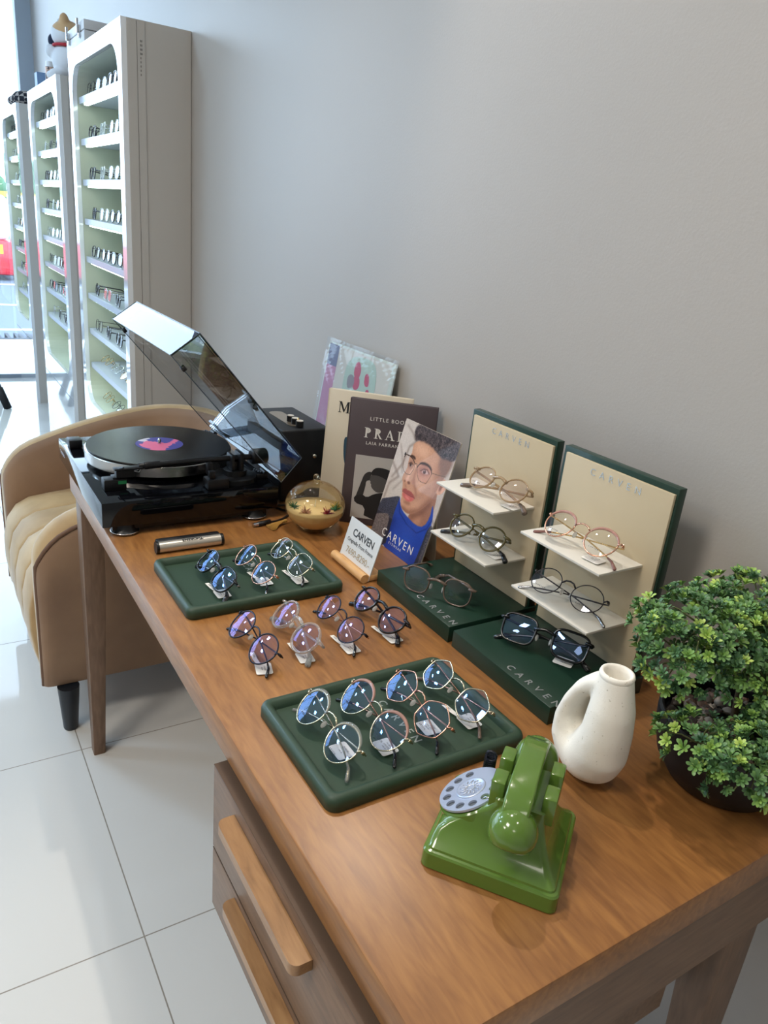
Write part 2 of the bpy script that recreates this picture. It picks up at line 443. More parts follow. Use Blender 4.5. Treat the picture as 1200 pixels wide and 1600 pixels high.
cabinet(4.00, 4.88, 1.812, 4.06, 4.82, 0.45, 1.755, S2, 'middle of the three tall white lit cabinets against the wall', True)
cabinet(5.36, 6.145, 1.798, 5.42, 6.09, 0.52, 1.745, S2[:8], 'farthest of the three tall white lit cabinets, beside the window', False)

# ------------------------------------------------------------------ small spectacles for the cabinets (one mesh each)
def outline(shape, w_, h_, n=28):
    pts = []
    for k in range(n):
        a = 2*PI*k/n; c, s = math.cos(a), math.sin(a)
        if shape == 'round': x, y = c, s
        elif shape == 'panto':
            x = c*(1.0-0.10*max(0,-s)); y = s*(0.94 if s > 0 else 1.04); x *= 1+0.05*max(0, s)
        elif shape == 'square':
            p = 3.6; x = abs(c)**(2/p)*(1 if c >= 0 else -1); y = abs(s)**(2/p)*(1 if s >= 0 else -1)
            x *= 1+0.06*y
        elif shape == 'soft':
            p = 2.7; x = abs(c)**(2/p)*(1 if c >= 0 else -1); y = abs(s)**(2/p)*(1 if s >= 0 else -1)
            x *= 1+0.05*y
        elif shape == 'hex':
            k6 = 6; aa = (a + PI/6) % (2*PI/k6) - PI/k6
            rad = math.cos(PI/k6)/math.cos(aa); rad = rad*0.55+0.45*0.97; x, y = c*rad*1.04, s*rad*1.03
        pts.append((x*w_/2, y*h_/2))
    return pts
def small_specs(shape, r, openT):
    bm = bmesh.new()
    for sx in (-1, 1):
        o = outline(shape, 0.049, 0.042, 16)
        tube(bm, [(x+sx*0.034, y, 0) for x, y in o], r, 5, closed=True)
        e = Vector((sx*0.066, 0.010, -0.003))
        tube(bm, [(sx*0.058, 0.010, 0), e], r*1.3, 5)
        if openT: tube(bm, [e, (sx*0.066, 0.008, -0.10), (sx*0.066, -0.012, -0.135)], r*1.1, 5)
        else: tube(bm, [e, (sx*0.062, 0.008, -0.014-0.004*sx), (-sx*0.050, 0.004, -0.020-0.004*sx), (-sx*0.062, -0.012, -0.022-0.004*sx)], r*1.1, 5)
    tube(bm, [(-0.012, 0.006, 0), (0, 0.011, 0.002), (0.012, 0.006, 0)], r*1.1, 5)
    ln = []
    for sx in (-1, 1):
        o = outline(shape, 0.048, 0.041, 16)
        f = bm.faces.new([bm.verts.new((x+sx*0.034, y, 0)) for x, y in o]); f.material_index = 1; ln.append(f)
    bmesh.ops.recalc_face_normals(bm, faces=[f for f in bm.faces if f.material_index == 0])
    me = bpy.data.meshes.new('spectacles'); bm.to_mesh(me); bm.free()
    for p in me.polygons:
        if p.material_index == 0: p.use_smooth = True
    return me
lens_small = glassy('demo_lens', (0.93,0.97,0.96), base=0.06)
pal = [('black', M('acetate_black', (16,16,20), 0.15, coat=0.5), 0.0022), ('silver', M('metal_silver', (170,172,176), 0.2, metal=1), 0.0010),
       ('clear', M('acetate_clear_small', (225,232,228), 0.1, trans=0.6), 0.0021), ('dark metal', M('metal_dark', (60,58,60), 0.3, metal=0.9), 0.0011),
       ('brown', M('acetate_brown', (92,52,34), 0.2, coat=0.4), 0.0021), ('gold', M('metal_gold', (205,170,110), 0.2, metal=1), 0.0010)]
sm = {}
for nm, mt, r in pal:
    for si, shp in enumerate(('round', 'soft')):
        for op in (0, 1):
            me = small_specs(shp, r, op); me.materials.append(mt); me.materials.append(lens_small); sm[(nm, si, op)] = me
ORD = ['top', 'second', 'third', 'fourth', 'fifth', 'sixth', 'seventh', 'eighth', 'ninth']
POS = ['nearest the camera', 'second from the near end', 'third from the near end', 'farthest along']
rnd = random.Random(11)
def specs_row(y0, y1, z, n, cabname, lev, names, opn, lie):
    for i in range(n):
        nm = names[i % len(names)]; si = (i+lev) % 2
        o = bpy.data.objects.new('eyeglasses', sm[(nm, si, opn)]); C.objects.link(o)
        y = y0+0.085+(y1-y0-0.17)*(i/(n-1))
        e = 0.12 if not lie else 0.9
        ce, se = math.cos(e), math.sin(e)
        yaw = rnd.uniform(-0.12, 0.12)
        mm = frame_mat((0,0,0), (0,-1,0), (se,0,ce), (-ce,0,se))
        x = 0.722 if not lie else 0.745
        hz = 0.0260 if not lie else 0.029
        if opn and not lie: x = 0.716
        o.matrix_world = Matrix.Translation((x, y, z+hz)) @ Matrix.Rotation(yaw, 4, 'Z') @ mm @ Matrix.Scale(1.08, 4)
        tag(o, f'{nm} glasses, {ORD[lev]} level of the {cabname} cabinet, {POS[i] if n == 4 else POS[min(i, 1)] if i < 2 else "farthest along"}', 'glasses', f'glasses on the shelves of the {cabname} cabinet')
c1 = [('silver','black','silver','dark metal'), ('clear','silver','clear','black'), ('black','silver','clear','black'), ('black','black','clear','black'),
      ('brown','black','black','black'), ('dark metal','black','silver','black'), ('black','black','black','dark metal'), ('gold','gold','silver','gold'), ('dark metal','gold','dark metal','gold')]
for lev in range(9):
    z = (S1[lev]+0.0302) if lev < 8 else 0.4405
    specs_row(2.87, 3.60, z, 4, 'nearest', lev, c1[lev], 1 if 2 <= lev < 7 else 0, lev >= 7)
c2 = [('silver','clear','silver','dark metal'), ('black','silver','dark metal','clear'), ('black','clear','silver','black'), ('black','silver','clear','black'),
      ('clear','dark metal','silver','silver'), ('black','brown','silver','dark metal'), ('black','silver','dark metal','black'), ('black','black','dark metal','silver')]
for lev in range(8):
    specs_row(4.07, 4.78, S2[lev]+0.0302, 4, 'middle', lev, c2[lev], 1 if lev > 2 else 0, False)
c3 = [('clear','silver','dark metal'), ('clear','silver','silver'), ('silver','black','clear'), ('clear','silver','clear'), ('clear','brown','silver'), ('black','brown','black'), ('black','silver','black'), ('black','dark metal','silver')]
for lev in range(8):
    specs_row(5.44, 6.04, S2[lev]+0.0302, 3, 'farthest', lev, c3[lev], 1 if lev > 3 else 0, False)

# ------------------------------------------------------------------ things on top of the cabinets
case = thing('instrument_case', 'white flight case with metal latches on top of the nearest cabinet', 'case', (0.70, 3.49, 1.8581))
cm = M('case_white', (205,206,208), 0.45); chm = M('chrome', (205,208,212), 0.12, metal=1)
boxo('case_body', (0, 0.195, 0, 0.36, 0, 0.060), cm, case, 0.004)
boxo('case_lid', (0, 0.195, 0, 0.36, 0.062, 0.096), cm, case, 0.004)
for y in (0.07, 0.29):
    bm = bmesh.new(); box(bm, -0.008, -0.0002, y-0.012, y+0.012, 0.040, 0.082, bev=0.002); box(bm, -0.014, -0.006, y-0.006, y+0.006, 0.055, 0.105, bev=0.002); fin(bm, 'latch', chm, case)
# plush cat
def blob_mesh(balls, vox=0.006, smooth_it=6):
    bm = bmesh.new()
    for c, r in balls:
        rr = r if isinstance(r, tuple) else (r, r, r)
        q = bmesh.ops.create_icosphere(bm, subdivisions=3, radius=1.0)
        for v in q['verts']: v.co = Vector((v.co.x*rr[0]+c[0], v.co.y*rr[1]+c[1], v.co.z*rr[2]+c[2]))
    me = bpy.data.meshes.new('blob'); bm.to_mesh(me); bm.free()
    o = bpy.data.objects.new('tmp', me); C.objects.link(o)
    md = o.modifiers.new('r', 'REMESH'); md.mode = 'VOXEL'; md.voxel_size = vox
    ms = o.modifiers.new('s', 'SMOOTH'); ms.iterations = smooth_it; ms.factor = 0.6
    dg = bpy.context.evaluated_depsgraph_get(); dg.update()
    out = bpy.data.meshes.new_from_object(o.evaluated_get(dg))
    bpy.data.objects.remove(o); bpy.data.meshes.remove(me)
    return out
plush = M('plush_fur', (214,216,220), 0.95, sheen=0.5)
nt = plush.node_tree; b = nt.nodes['Principled BSDF']; tc = nt.nodes.new('ShaderNodeTexCoord')
def patch(prev, centre, rad, col):
    vm = nt.nodes.new('ShaderNodeVectorMath'); vm.operation = 'DISTANCE'; vm.inputs[1].default_value = centre
    nt.links.new(tc.outputs['Object'], vm.inputs[0])
    lt = nt.nodes.new('ShaderNodeMath'); lt.operation = 'LESS_THAN'; lt.inputs[1].default_value = rad; nt.links.new(vm.outputs['Value'], lt.inputs[0])
    mx = nt.nodes.new('ShaderNodeMix'); mx.data_type = 'RGBA'; mx.inputs['B'].default_value = srgb(*col)
    nt.links.new(lt.outputs[0], mx.inputs['Factor'])
    if prev is None: mx.inputs['A'].default_value = srgb(214,216,220)
    else: nt.links.new(prev, mx.inputs['A'])
    return mx.outputs['Result']
o_ = patch(None, (0.00, -0.035, 0.245), 0.078, (196,160,118))
o_ = patch(o_, (-0.03, 0.085, 0.175), 0.070, (30,40,62))
o_ = patch(o_, (0.03, -0.075, 0.055), 0.050, (30,40,62))
o_ = patch(o_, (0.055, 0.03, 0.255), 0.050, (30,34,44))
o_ = patch(o_, (-0.05, 0.10, 0.04), 0.055, (34,38,50))
nt.links.new(o_, b.inputs['Base Color'])
cat = thing('plush_cat', 'calico plush cat with a red collar sitting on the middle cabinet', 'toy', (0.765, 4.17, 1.8122))
me = blob_mesh([((0,0,0.078),(0.074,0.082,0.078)), ((0,0.000,0.185),(0.072,0.082,0.060)), ((-0.02,-0.042,0.232),(0.022,0.022,0.034)), ((-0.02,0.050,0.228),(0.020,0.022,0.030)),
                ((-0.045,0.075,0.165),(0.03,0.03,0.032)), ((-0.07,0.03,0.115),(0.026,0.032,0.028)), ((-0.055,-0.03,0.02),(0.04,0.03,0.022)), ((-0.055,0.05,0.02),(0.04,0.03,0.022))], 0.006, 4)
link('cat_body', me, plush, cat, smooth=True)
bm = bmesh.new(); tube(bm, [(0.062*math.cos(2*PI*k/32), 0.004+0.068*math.sin(2*PI*k/32), 0.138) for k in range(32)], 0.0065, 8, closed=True); fin(bm, 'collar', M('collar_red', (170,28,40), 0.6), cat, smooth=True)
bb = boxo('gift_box', (0.715, 0.80, 4.78, 4.86, 1.8122, 1.905), M('box_blue', (120,150,190), 0.5)); tag(bb, 'small plain blue box on the far end of the middle cabinet', 'box')
pb = thing('tea_tin', 'small patterned tin with white lid beside the plush cat', 'tin', (0.72, 4.41, 1.8122))
bm = bmesh.new(); cyl(bm, 0.022, 0, 0.075, 24); mt = M('tin_pattern', (150,110,96), 0.4); noise_colour(mt, (60,52,60), (225,190,170), 60, lo=0.45, hi=0.55); fin(bm, 'tin_body', mt, pb, auto=40)
bm = bmesh.new(); cyl(bm, 0.018, 0.075, 0.098, 24); fin(bm, 'lid', M('white_plastic', (235,238,240), 0.3), pb, auto=40)
# chequered pouch on the farthest cabinet
pm = M('chequer_cloth', (60,60,66), 0.9)
nt = pm.node_tree; b = nt.nodes['Principled BSDF']; tc = nt.nodes.new('ShaderNodeTexCoord'); ck = nt.nodes.new('ShaderNodeTexChecker'); ck.inputs['Scale'].default_value = 40
ck.inputs['Color1'].default_value = srgb(40,40,50); ck.inputs['Color2'].default_value = srgb(190,182,176); nt.links.new(tc.outputs['Object'], ck.inputs['Vector']); nt.links.new(ck.outputs['Color'], b.inputs['Base Color'])
me = blob_mesh([((0,0,0.035),(0.10,0.16,0.035)), ((0.0,-0.06,0.05),(0.08,0.08,0.035)), ((0,0.08,0.045),(0.07,0.07,0.035))], 0.008, 3)
po = link('cloth_pouch', me, pm, smooth=True); po.location = (0.775, 5.72, 1.7985); po.scale = (1.0, 1.15, 1.15); tag(po, 'chequered dark cloth pouch lying on the farthest cabinet', 'pouch')

# ================================================================== ARMCHAIR
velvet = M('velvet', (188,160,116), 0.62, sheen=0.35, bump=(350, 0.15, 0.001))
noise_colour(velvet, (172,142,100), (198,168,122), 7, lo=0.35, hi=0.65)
velvet_shaded = M('velvet_shell_shaded', (158,124,88), 0.7, sheen=0.35, bump=(350, 0.15, 0.001))  # same velvet in a browner tone, shade painted into shell sides and base
noise_colour(velvet_shaded, (136,108,86), (154,124,98), 6, lo=0.35, hi=0.65)
ch = thing('armchair', 'mustard velvet tub armchair with tufted seat, behind the far end of the desk', 'chair', (0.53, 2.13, 0))
CX, CY = 0.53, 2.13
def shell_path():
    pts = []
    y0, y1, xf, r = 1.812-CY, 2.448-CY, 0.190-CX, 0.24
    xb = 0.835-CX
    fr = [0, 0.003, 0.010, 0.022, 0.038, 0.058, 0.085]
    L_ = xb-r-xf
    run = fr+[0.085+(L_-0.085)*k/6 for k in range(1, 7)]
    for d_ in run: pts.append((xf+d_, y0))
    for i in range(1, 11):
        a = -PI/2+PI/2*i/10; pts.append((xb-r+r*math.cos(a), y0+r+r*math.sin(a)))
    for i in range(1, 5): pts.append((xb, y0+r+(y1-y0-2*r)*i/4))
    for i in range(1, 11):
        a = PI/2*i/10; pts.append((xb-r+r*math.cos(a), y1-r+r*math.sin(a)))
    for d_ in run[::-1][1:]: pts.append((xf+d_, y1))
    return pts
sp = shell_path(); N_ = len(sp)
rings = []
def top_at(x):
    u = max(0, min(1, (x-(0.190-CX))/0.60)); return 0.560+0.145*(1-(1-u)**1.9)
for i, (x, y) in enumerate(sp):
    a = sp[max(0, i-1)]; c = sp[min(N_-1, i+1)]
    t = Vector((c[0]-a[0], c[1]-a[1], 0)).normalized(); nrm = Vector((t.y, -t.x, 0))   # outward
    d_ = x-(0.190-CX); rd = 0.085
    q_ = 1-math.sqrt(max(0, 1-(1-min(d_, rd)/rd)**2))
    top = top_at(x)-0.075*q_; bot = 0.135
    q2 = 1-math.sqrt(max(0, 1-(1-min(d_, 0.022)/0.022)**2))
    tk = 0.043*(1-0.45*q2)
    near = y < 0
    ti = top - (0.0 if near else 0.0)
    prof = [(tk*0.85, bot), (tk, bot+0.02), (tk+0.006, ti-0.12), (tk+0.004, ti-0.050), (tk*0.90, ti-0.030), (tk*0.55, ti-0.010), (0, ti), (-tk*0.6, ti-0.008), (-tk, ti-0.030), (-tk-0.006, ti-0.12), (-tk, bot+0.02), (-tk*0.85, bot)]
    lean = 0.006
    rings.append([Vector((x, y, 0))+nrm*(p+lean*(z-0.3))+Vector((0,0,z)) for p, z in prof])
bm = bmesh.new(); vr = loft(bm, rings)
nn_ = len(rings[0])
for f in bm.faces:
    cen = f.calc_center_median()
    ids = [k for k in range(nn_)]
bm.verts.index_update()
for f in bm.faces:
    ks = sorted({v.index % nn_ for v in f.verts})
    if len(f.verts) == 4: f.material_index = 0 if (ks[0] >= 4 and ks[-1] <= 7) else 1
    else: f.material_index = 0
fin(bm, 'back_shell', [velvet, velvet_shaded], ch, auto=60)
pipm = M('piping', (112,84,66), 0.7)
# piping along the outer panel: up the front edge and back along the top seam
for sgn in (0, 1):
    idxs = list(range(0, 13)) if sgn == 0 else list(range(N_-1, N_-14, -1))
    path = [rings[idxs[0]][k]+Vector((0.002, 0, 0)) for k in (0, 1, 2, 3)]+[rings[j][4] for j in idxs[1:]]
    bm = bmesh.new(); tube(bm, path, 0.0055, 8); fin(bm, 'piping', pipm, ch, smooth=True)
# channel-tufted seat that rolls over the front
ny = 85; prof = []
bx0 = 0.155-CX
for k in range(7): prof.append((0.30-0.55*k/6+0.03, 0.445+0.012*math.sin(k)))       # top from the back to the front
prof = [(0.24, 0.435), (0.15, 0.44), (0.05, 0.447), (-0.05, 0.452), (-0.15, 0.455), (-0.22, 0.452), (-0.275, 0.440), (-0.315, 0.415), (-0.342, 0.375), (-0.355, 0.32), (-0.356, 0.26), (-0.350, 0.20), (-0.340, 0.155), (-0.325, 0.137)]
ys = [-0.272+0.544*j/(ny-1) for j in range(ny)]
bm = bmesh.new(); grid = []
for pi, (px, pz) in enumerate(prof):
    a = prof[max(0, pi-1)]; c = prof[min(len(prof)-1, pi+1)]
    tx, tz = c[0]-a[0], c[1]-a[1]; l = math.hypot(tx, tz); nx, nz = tz/l, -tx/l
    if nz < 0 and nx > 0: nx, nz = -nx, -nz
    row = []
    for y in ys:
        ph = (y+0.272)/0.544*4
        s = abs(math.sin(PI*ph)); amp = 0.009*(s**0.4)-0.009
        btn = math.exp(-((pi-5)**2)/1.2)*0.010*(1-s)
        row.append(bm.verts.new((px-abs(nx)*(amp), y, pz+abs(nz)*(amp)-btn)))
    grid.append(row)
for a, c in zip(grid, grid[1:]):
    for j in range(ny-1): bm.faces.new((a[j], a[j+1], c[j+1], c[j]))
# sides and underside
for side in (0, ny-1):
    col = [g[side] for g in grid]
    v0 = bm.verts.new((0.24, ys[side], 0.137)); bm.faces.new(col+[v0])
fin(bm, 'seat_cushion', velvet, ch, auto=60)
boxo('seat_base', (-0.31, 0.26, -0.27, 0.27, 0.128, 0.40), velvet_shaded, ch, 0.01)
for x, y in ((0.247, 1.775), (0.247, 2.45), (0.74, 1.83), (0.74, 2.42)):
    bm = bmesh.new(); lathe(bm, [(0,0.0),(0.017,0.0),(0.0185,0.004),(0.027,0.130),(0,0.132)], 28, x-CX, y-CY)
    fin(bm, 'leg', M('leg_black', (24,30,38), 0.35), ch, auto=50)

# ================================================================== DESK
wtop = wood('desk_wood', (112,72,38), (144,97,52), (168,118,64), 'Y', 0.36, 0.2)
wdark = wood('desk_wood_frame', (90,68,52), (112,86,66), (130,102,80), 'Y', 0.45, 0.1)
wx = wood('desk_wood_cross', (90,68,52), (112,86,66), (130,102,80), 'X', 0.45, 0.1)
wz = wood('desk_wood_leg', (90,68,52), (112,86,66), (130,102,80), 'Z', 0.45, 0.1)
whand = wood('handle_wood', (116,82,50), (150,110,70), (170,130,86), 'Y', 0.35, 0.2)
desk = thing('desk', 'long brown wooden desk with two drawers against the grey wall', 'desk', (0.586, 1.0, 0))
OX, OY = 0.586, 1.0
DX0, DX1, DY0, DY1, DT = 0.275, 0.897, 0.283, 1.742, 0.043
bm = bmesh.new(); box(bm, DX0-OX, DX1-OX, DY0-OY, DY1-OY, D-DT, D, bev=0.0022, seg=2); fin(bm, 'desk_top', wtop, desk, auto=40)
# aprons
bm = bmesh.new(); box(bm, DX0+0.05-OX, DX1-0.05-OX, 0.291-OY, 0.309-OY, 0.575, D-DT); fin(bm, 'apron', wx, desk)
bm = bmesh.new(); box(bm, DX0+0.05-OX, DX1-0.05-OX, 1.665-OY, 1.685-OY, 0.60, D-DT); fin(bm, 'apron', wx, desk)
bm = bmesh.new(); box(bm, 0.862-OX, 0.880-OX, 0.33-OY, 1.64-OY, 0.60, D-DT); fin(bm, 'apron', wdark, desk)
bm = bmesh.new(); box(bm, 0.305-OX, 0.320-OX, 0.76-OY, 1.66-OY, 0.640, D-DT); fin(bm, 'apron', wdark, desk)
def leg(x0, x1, y0, y1, sx, sy):
    """tapered square leg, outer faces upright, inner faces tapering"""
    bm = bmesh.new(); tx = (x1-x0)*0.42; ty = (y1-y0)*0.42
    top = [(x0,y0),(x1,y0),(x1,y1),(x0,y1)]
    bx0, bx1 = (x0, x1-tx) if sx < 0 else (x0+tx, x1)
    by0, by1 = (y0, y1-ty) if sy < 0 else (y0+ty, y1)
    bot = [(bx0,by0),(bx1,by0),(bx1,by1),(bx0,by1)]
    loft(bm, [[Vector((x-OX, y-OY, 0)) for x, y in bot], [Vector((x-OX, y-OY, 0.46)) for x, y in [( (a[0]*.12+c[0]*.88), (a[1]*.12+c[1]*.88)) for a, c in zip(bot, top)]], [Vector((x-OX, y-OY, D-DT)) for x, y in top]])
    es = [e for e in bm.edges if abs(e.verts[0].co.z-e.verts[1].co.z) > 0.05]
    bmesh.ops.bevel(bm, geom=es, offset=0.003, segments=2, profile=0.5, affect='EDGES')
    fin(bm, 'leg', wz, desk, auto=40)
leg(0.277, 0.325, 1.634, 1.69, -1, -1)
leg(0.845, 0.893, 1.634, 1.69, 1, 1)
leg(0.738, 0.802, 0.297, 0.345, 1, -1)
leg(0.300, 0.350, 0.312, 0.362, -1, -1)
# drawer pedestal
bm = bmesh.new(); box(bm, 0.285-OX, 0.70-OX, 0.33-OY, 0.722-OY, 0.440, 0.672); fin(bm, 'drawer_case', wdark, desk)
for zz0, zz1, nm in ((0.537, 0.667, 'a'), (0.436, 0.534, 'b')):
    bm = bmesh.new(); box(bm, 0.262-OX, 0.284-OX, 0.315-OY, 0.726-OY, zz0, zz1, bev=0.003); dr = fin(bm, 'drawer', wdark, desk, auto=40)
    bm = bmesh.new(); box(bm, 0.2624-OX, 0.2838-OX, 0.317-OY, 0.7245-OY, zz1+0.0001, zz1+0.0016); fin(bm, 'top_strip', M('top_strip_dark', (84,64,48), 0.5), dr)  # thin darker strip along the top of each drawer front
    if nm == 'a':
        hx0, hz0, hz1, hy0, hy1 = 0.2395, 0.636, 0.650, 0.443, 0.652
    else:
        hx0, hz0, hz1, hy0, hy1 = 0.2440, 0.512, 0.526, 0.36, 0.645
    bm = bmesh.new()
    pts = rrect((0.262-hx0+0.012)/2, (hy1-hy0)/2, 0.010, 6, (hx0+0.262+0.012)/2-OX, (hy0+hy1)/2-OY)
    pts = [(min(x, 0.262-OX-0.0003), y) for x, y in pts]
    loft(bm, [[Vector((x, y, hz0)) for x, y in pts], [Vector((x, y, hz1)) for x, y in pts]])
    fin(bm, 'handle', whand, dr, auto=30)
# ================================================================== TURNTABLE
black = M('gloss_black', (8,9,13), 0.05, spec=0.5)
bplast = M('black_plastic', (16,17,20), 0.4)
brush_al = M('brushed_metal', (190,186,182), 0.22, metal=1.0)
chrome = M('chrome', (205,208,212), 0.12, metal=1)
TX, TY = 0.4405, 1.5655
tt = thing('turntable', 'glossy black record player with clear lid raised, at the far end of the desk', 'record player', (TX, TY, D))
hx, hy = 0.1765, 0.2235
boxo('plinth', (-hx, hx, -hy, hy, 0.021, 0.070), black, tt, 0.0015)
boxo('plinth_underside', (-hx+0.02, hx-0.02, -hy+0.012, hy-0.012, 0.009, 0.0208), bplast, tt)
for x in (-hx+0.045, hx-0.045):
    for y in (-hy+0.022, hy-0.04):
        bm = bmesh.new(); lathe(bm, [(0,0),(0.022,0),(0.025,0.002),(0.025,0.006),(0.020,0.010),(0.018,0.020),(0,0.0208)], 32, x, y); f = fin(bm, 'foot', bplast, tt, auto=40)
        bm = bmesh.new(); tube(bm, [(x+0.0255*math.cos(2*PI*k/36), y+0.0255*math.sin(2*PI*k/36), 0.0045) for k in range(36)], 0.0016, 6, closed=True); fin(bm, 'foot_ring', chrome, f, smooth=True)
PX, PY = 0.436-TX, 1.575-TY
bm = bmesh.new(); lathe(bm, [(0,0.074),(0.130,0.074),(0.130,0.079),(0.1515,0.0795),(0.1535,0.081),(0.1535,0.1015),(0.151,0.103),(0,0.103)], 96, PX, PY); fin(bm, 'platter', brush_al, tt, auto=35)
bm = bmesh.new(); cyl(bm, 0.1475, 0.1031, 0.1045, 96, PX, PY); fin(bm, 'slip_mat', M('rubber_mat', (20,20,22), 0.7), tt)
bm = bmesh.new(); lathe(bm, [(0.0036,0.104),(0.0036,0.116),(0.002,0.119),(0,0.1192)], 16, PX, PY); fin(bm, 'spindle', chrome, tt, smooth=True)
# record
rec = thing('vinyl_record', 'black vinyl record with a pink and blue label on the turntable platter', 'record', (TX+PX, TY+PY, D+0.1047))
vin = M('vinyl', (10,11,14), 0.22, spec=0.3)
nt = vin.node_tree; b = nt.nodes['Principled BSDF']; tc = nt.nodes.new('ShaderNodeTexCoord')
vl = nt.nodes.new('ShaderNodeVectorMath'); vl.operation = 'LENGTH'; nt.links.new(tc.outputs['Object'], vl.inputs[0])
mu = nt.nodes.new('ShaderNodeMath'); mu.operation = 'MULTIPLY'; mu.inputs[1].default_value = 2600; nt.links.new(vl.outputs['Value'], mu.inputs[0])
si = nt.nodes.new('ShaderNodeMath'); si.operation = 'SINE'; nt.links.new(mu.outputs[0], si.inputs[0])
mu2 = nt.nodes.new('ShaderNodeMath'); mu2.operation = 'MULTIPLY'; mu2.inputs[1].default_value = 420; nt.links.new(vl.outputs['Value'], mu2.inputs[0])
si2 = nt.nodes.new('ShaderNodeMath'); si2.operation = 'SINE'; nt.links.new(mu2.outputs[0], si2.inputs[0])
ad = nt.nodes.new('ShaderNodeMath'); ad.operation = 'MULTIPLY_ADD'; ad.inputs[1].default_value = 0.6; nt.links.new(si2.outputs[0], ad.inputs[0]); nt.links.new(si.outputs[0], ad.inputs[2])
bp = nt.nodes.new('ShaderNodeBump'); bp.inputs['Strength'].default_value = 0.2; bp.inputs['Distance'].default_value = 0.00012
nt.links.new(ad.outputs[0], bp.inputs['Height']); nt.links.new(bp.outputs['Normal'], b.inputs['Normal'])
tg = nt.nodes.new('ShaderNodeTangent'); tg.direction_type = 'RADIAL'; tg.axis = 'Z'
b.inputs['Anisotropic'].default_value = 0.8; nt.links.new(tg.outputs[0], b.inputs['Tangent'])
bm = bmesh.new(); lathe(bm, [(0.0037,0.0),(0.150,0.0),(0.1505,0.001),(0.150,0.002),(0.0037,0.002)], 128); fin(bm, 'disc', vin, rec, auto=40)
labm = [M('label_pink', (232,110,150), 0.45), M('label_blue', (70,66,150), 0.45), M('label_white', (220,215,225), 0.45)]
bm = bmesh.new()
n = 64; R0 = 0.050
def lab_side(a):
    y = math.sin(a)
    return 1
vsr = []
for ri in range(7):
    r = 0.0037+(R0-0.0037)*ri/6
    vsr.append([bm.verts.new((r*math.cos(2*PI*k/n), r*math.sin(2*PI*k/n), 0.00215)) for k in range(n)])
rr_ = random.Random(3)
for ri in range(6):
    for k in range(n):
        f = bm.faces.new((vsr[ri][k], vsr[ri+1][k], vsr[ri+1][(k+1)%n], vsr[ri][(k+1)%n]))
        c = f.calc_center_median(); x, y = c.x, c.y
        u = x*0.8-y*0.6; v = x*0.6+y*0.8
        f.material_index = 1 if (u > 0.027 or (v > 0.010 and u < 0.015 and u > -0.036) or (ri == 5 and u < 0)) else 0
        if u < -0.035: f.material_index = 2 if v > 0 else 1
fin(bm, 'record_label', labm, rec, normals=False)
# controls
bm = bmesh.new(); box(bm, 0.272-TX, 0.300-TX, 1.700-TY, 1.735-TY, 0.0702, 0.088, bev=0.002); fin(bm, 'speed_knob', bplast, tt, auto=40)
# tonearm
ax, ay = 0.545-TX, 1.405-TY
bm = bmesh.new(); lathe(bm, [(0,0.0702),(0.046,0.0702),(0.046,0.080),(0.040,0.083),(0,0.083)], 48, ax, ay+0.005); lathe(bm, [(0,0.083),(0.024,0.083),(0.024,0.094),(0,0.094)], 32, ax, ay); ab = fin(bm, 'arm_base', bplast, tt, auto=35)
bm = bmesh.new(); box(bm, ax-0.013, ax-0.006, ay-0.016, ay+0.016, 0.094, 0.128, bev=0.002); box(bm, ax+0.004, ax+0.013, ay-0.018, ay+0.018, 0.090, 0.132, bev=0.003); cyl(bm, 0.008, 0.094, 0.112, 20, ax, ay); fin(bm, 'gimbal', bplast, tt, auto=35)
bm = bmesh.new(); box(bm, ax-0.075, ax-0.030, ay-0.050, ay-0.018, 0.0702, 0.092, bev=0.003); box(bm, ax-0.062, ax-0.052, ay-0.012, ay+0.004, 0.088, 0.116, bev=0.002); box(bm, ax-0.070, ax-0.058, ay-0.045, ay-0.035, 0.092, 0.108, bev=0.001); fin(bm, 'arm_rest', bplast, tt, auto=35)
za = 0.118
bm = bmesh.new(); tube(bm, [(ax+0.02, ay, za), (ax-0.10, ay+0.002, za), (ax-0.185, ay+0.004, za-0.003)], [0.0062,0.0056,0.0052], 16); tube(bm, [(ax-0.155, ay+0.003, za-0.002), (ax-0.185, ay+0.004, za-0.003)], 0.0075, 16)
fin(bm, 'tonearm', bplast, tt, auto=50)
bm = bmesh.new(); tube(bm, [(ax+0.018, ay, za), (ax+0.036, ay, za)], 0.006, 16); tube(bm, [(ax+0.034, ay, za), (ax+0.037, ay, za), (ax+0.066, ay, za), (ax+0.069, ay, za)], [0.013,0.0165,0.0165,0.014], 32); fin(bm, 'counterweight', bplast, tt, auto=40)
bm = bmesh.new(); box(bm, ax-0.243, ax-0.190, ay-0.005, ay+0.013, za-0.007, za-0.003, bev=0.0015)
tube(bm, [(ax-0.186, ay+0.004, za-0.003), (ax-0.196, ay+0.004, za-0.004)], 0.0062, 12); tube(bm, [(ax-0.236, ay-0.004, za-0.003), (ax-0.230, ay-0.020, za+0.004)], 0.0018, 8)
hs = fin(bm, 'headshell', bplast, tt, auto=40)
bm = bmesh.new(); box(bm, ax-0.240, ax-0.206, ay-0.004, ay+0.012, za-0.022, za-0.0072, bev=0.001); fin(bm, 'cartridge', bplast, hs)
bm = bmesh.new(); tube(bm, [(ax-0.190, ay+0.001, za-0.005), (ax-0.197, ay-0.002, za-0.013), (ax-0.205, ay+0.002, za-0.012)], 0.0007, 5); tube(bm, [(ax-0.190, ay+0.006, za-0.005), (ax-0.197, ay+0.010, za-0.013), (ax-0.205, ay+0.006, za-0.012)], 0.0007, 5); fin(bm, 'cartridge_wire', M('wire_white', (220,220,220), 0.4), hs)
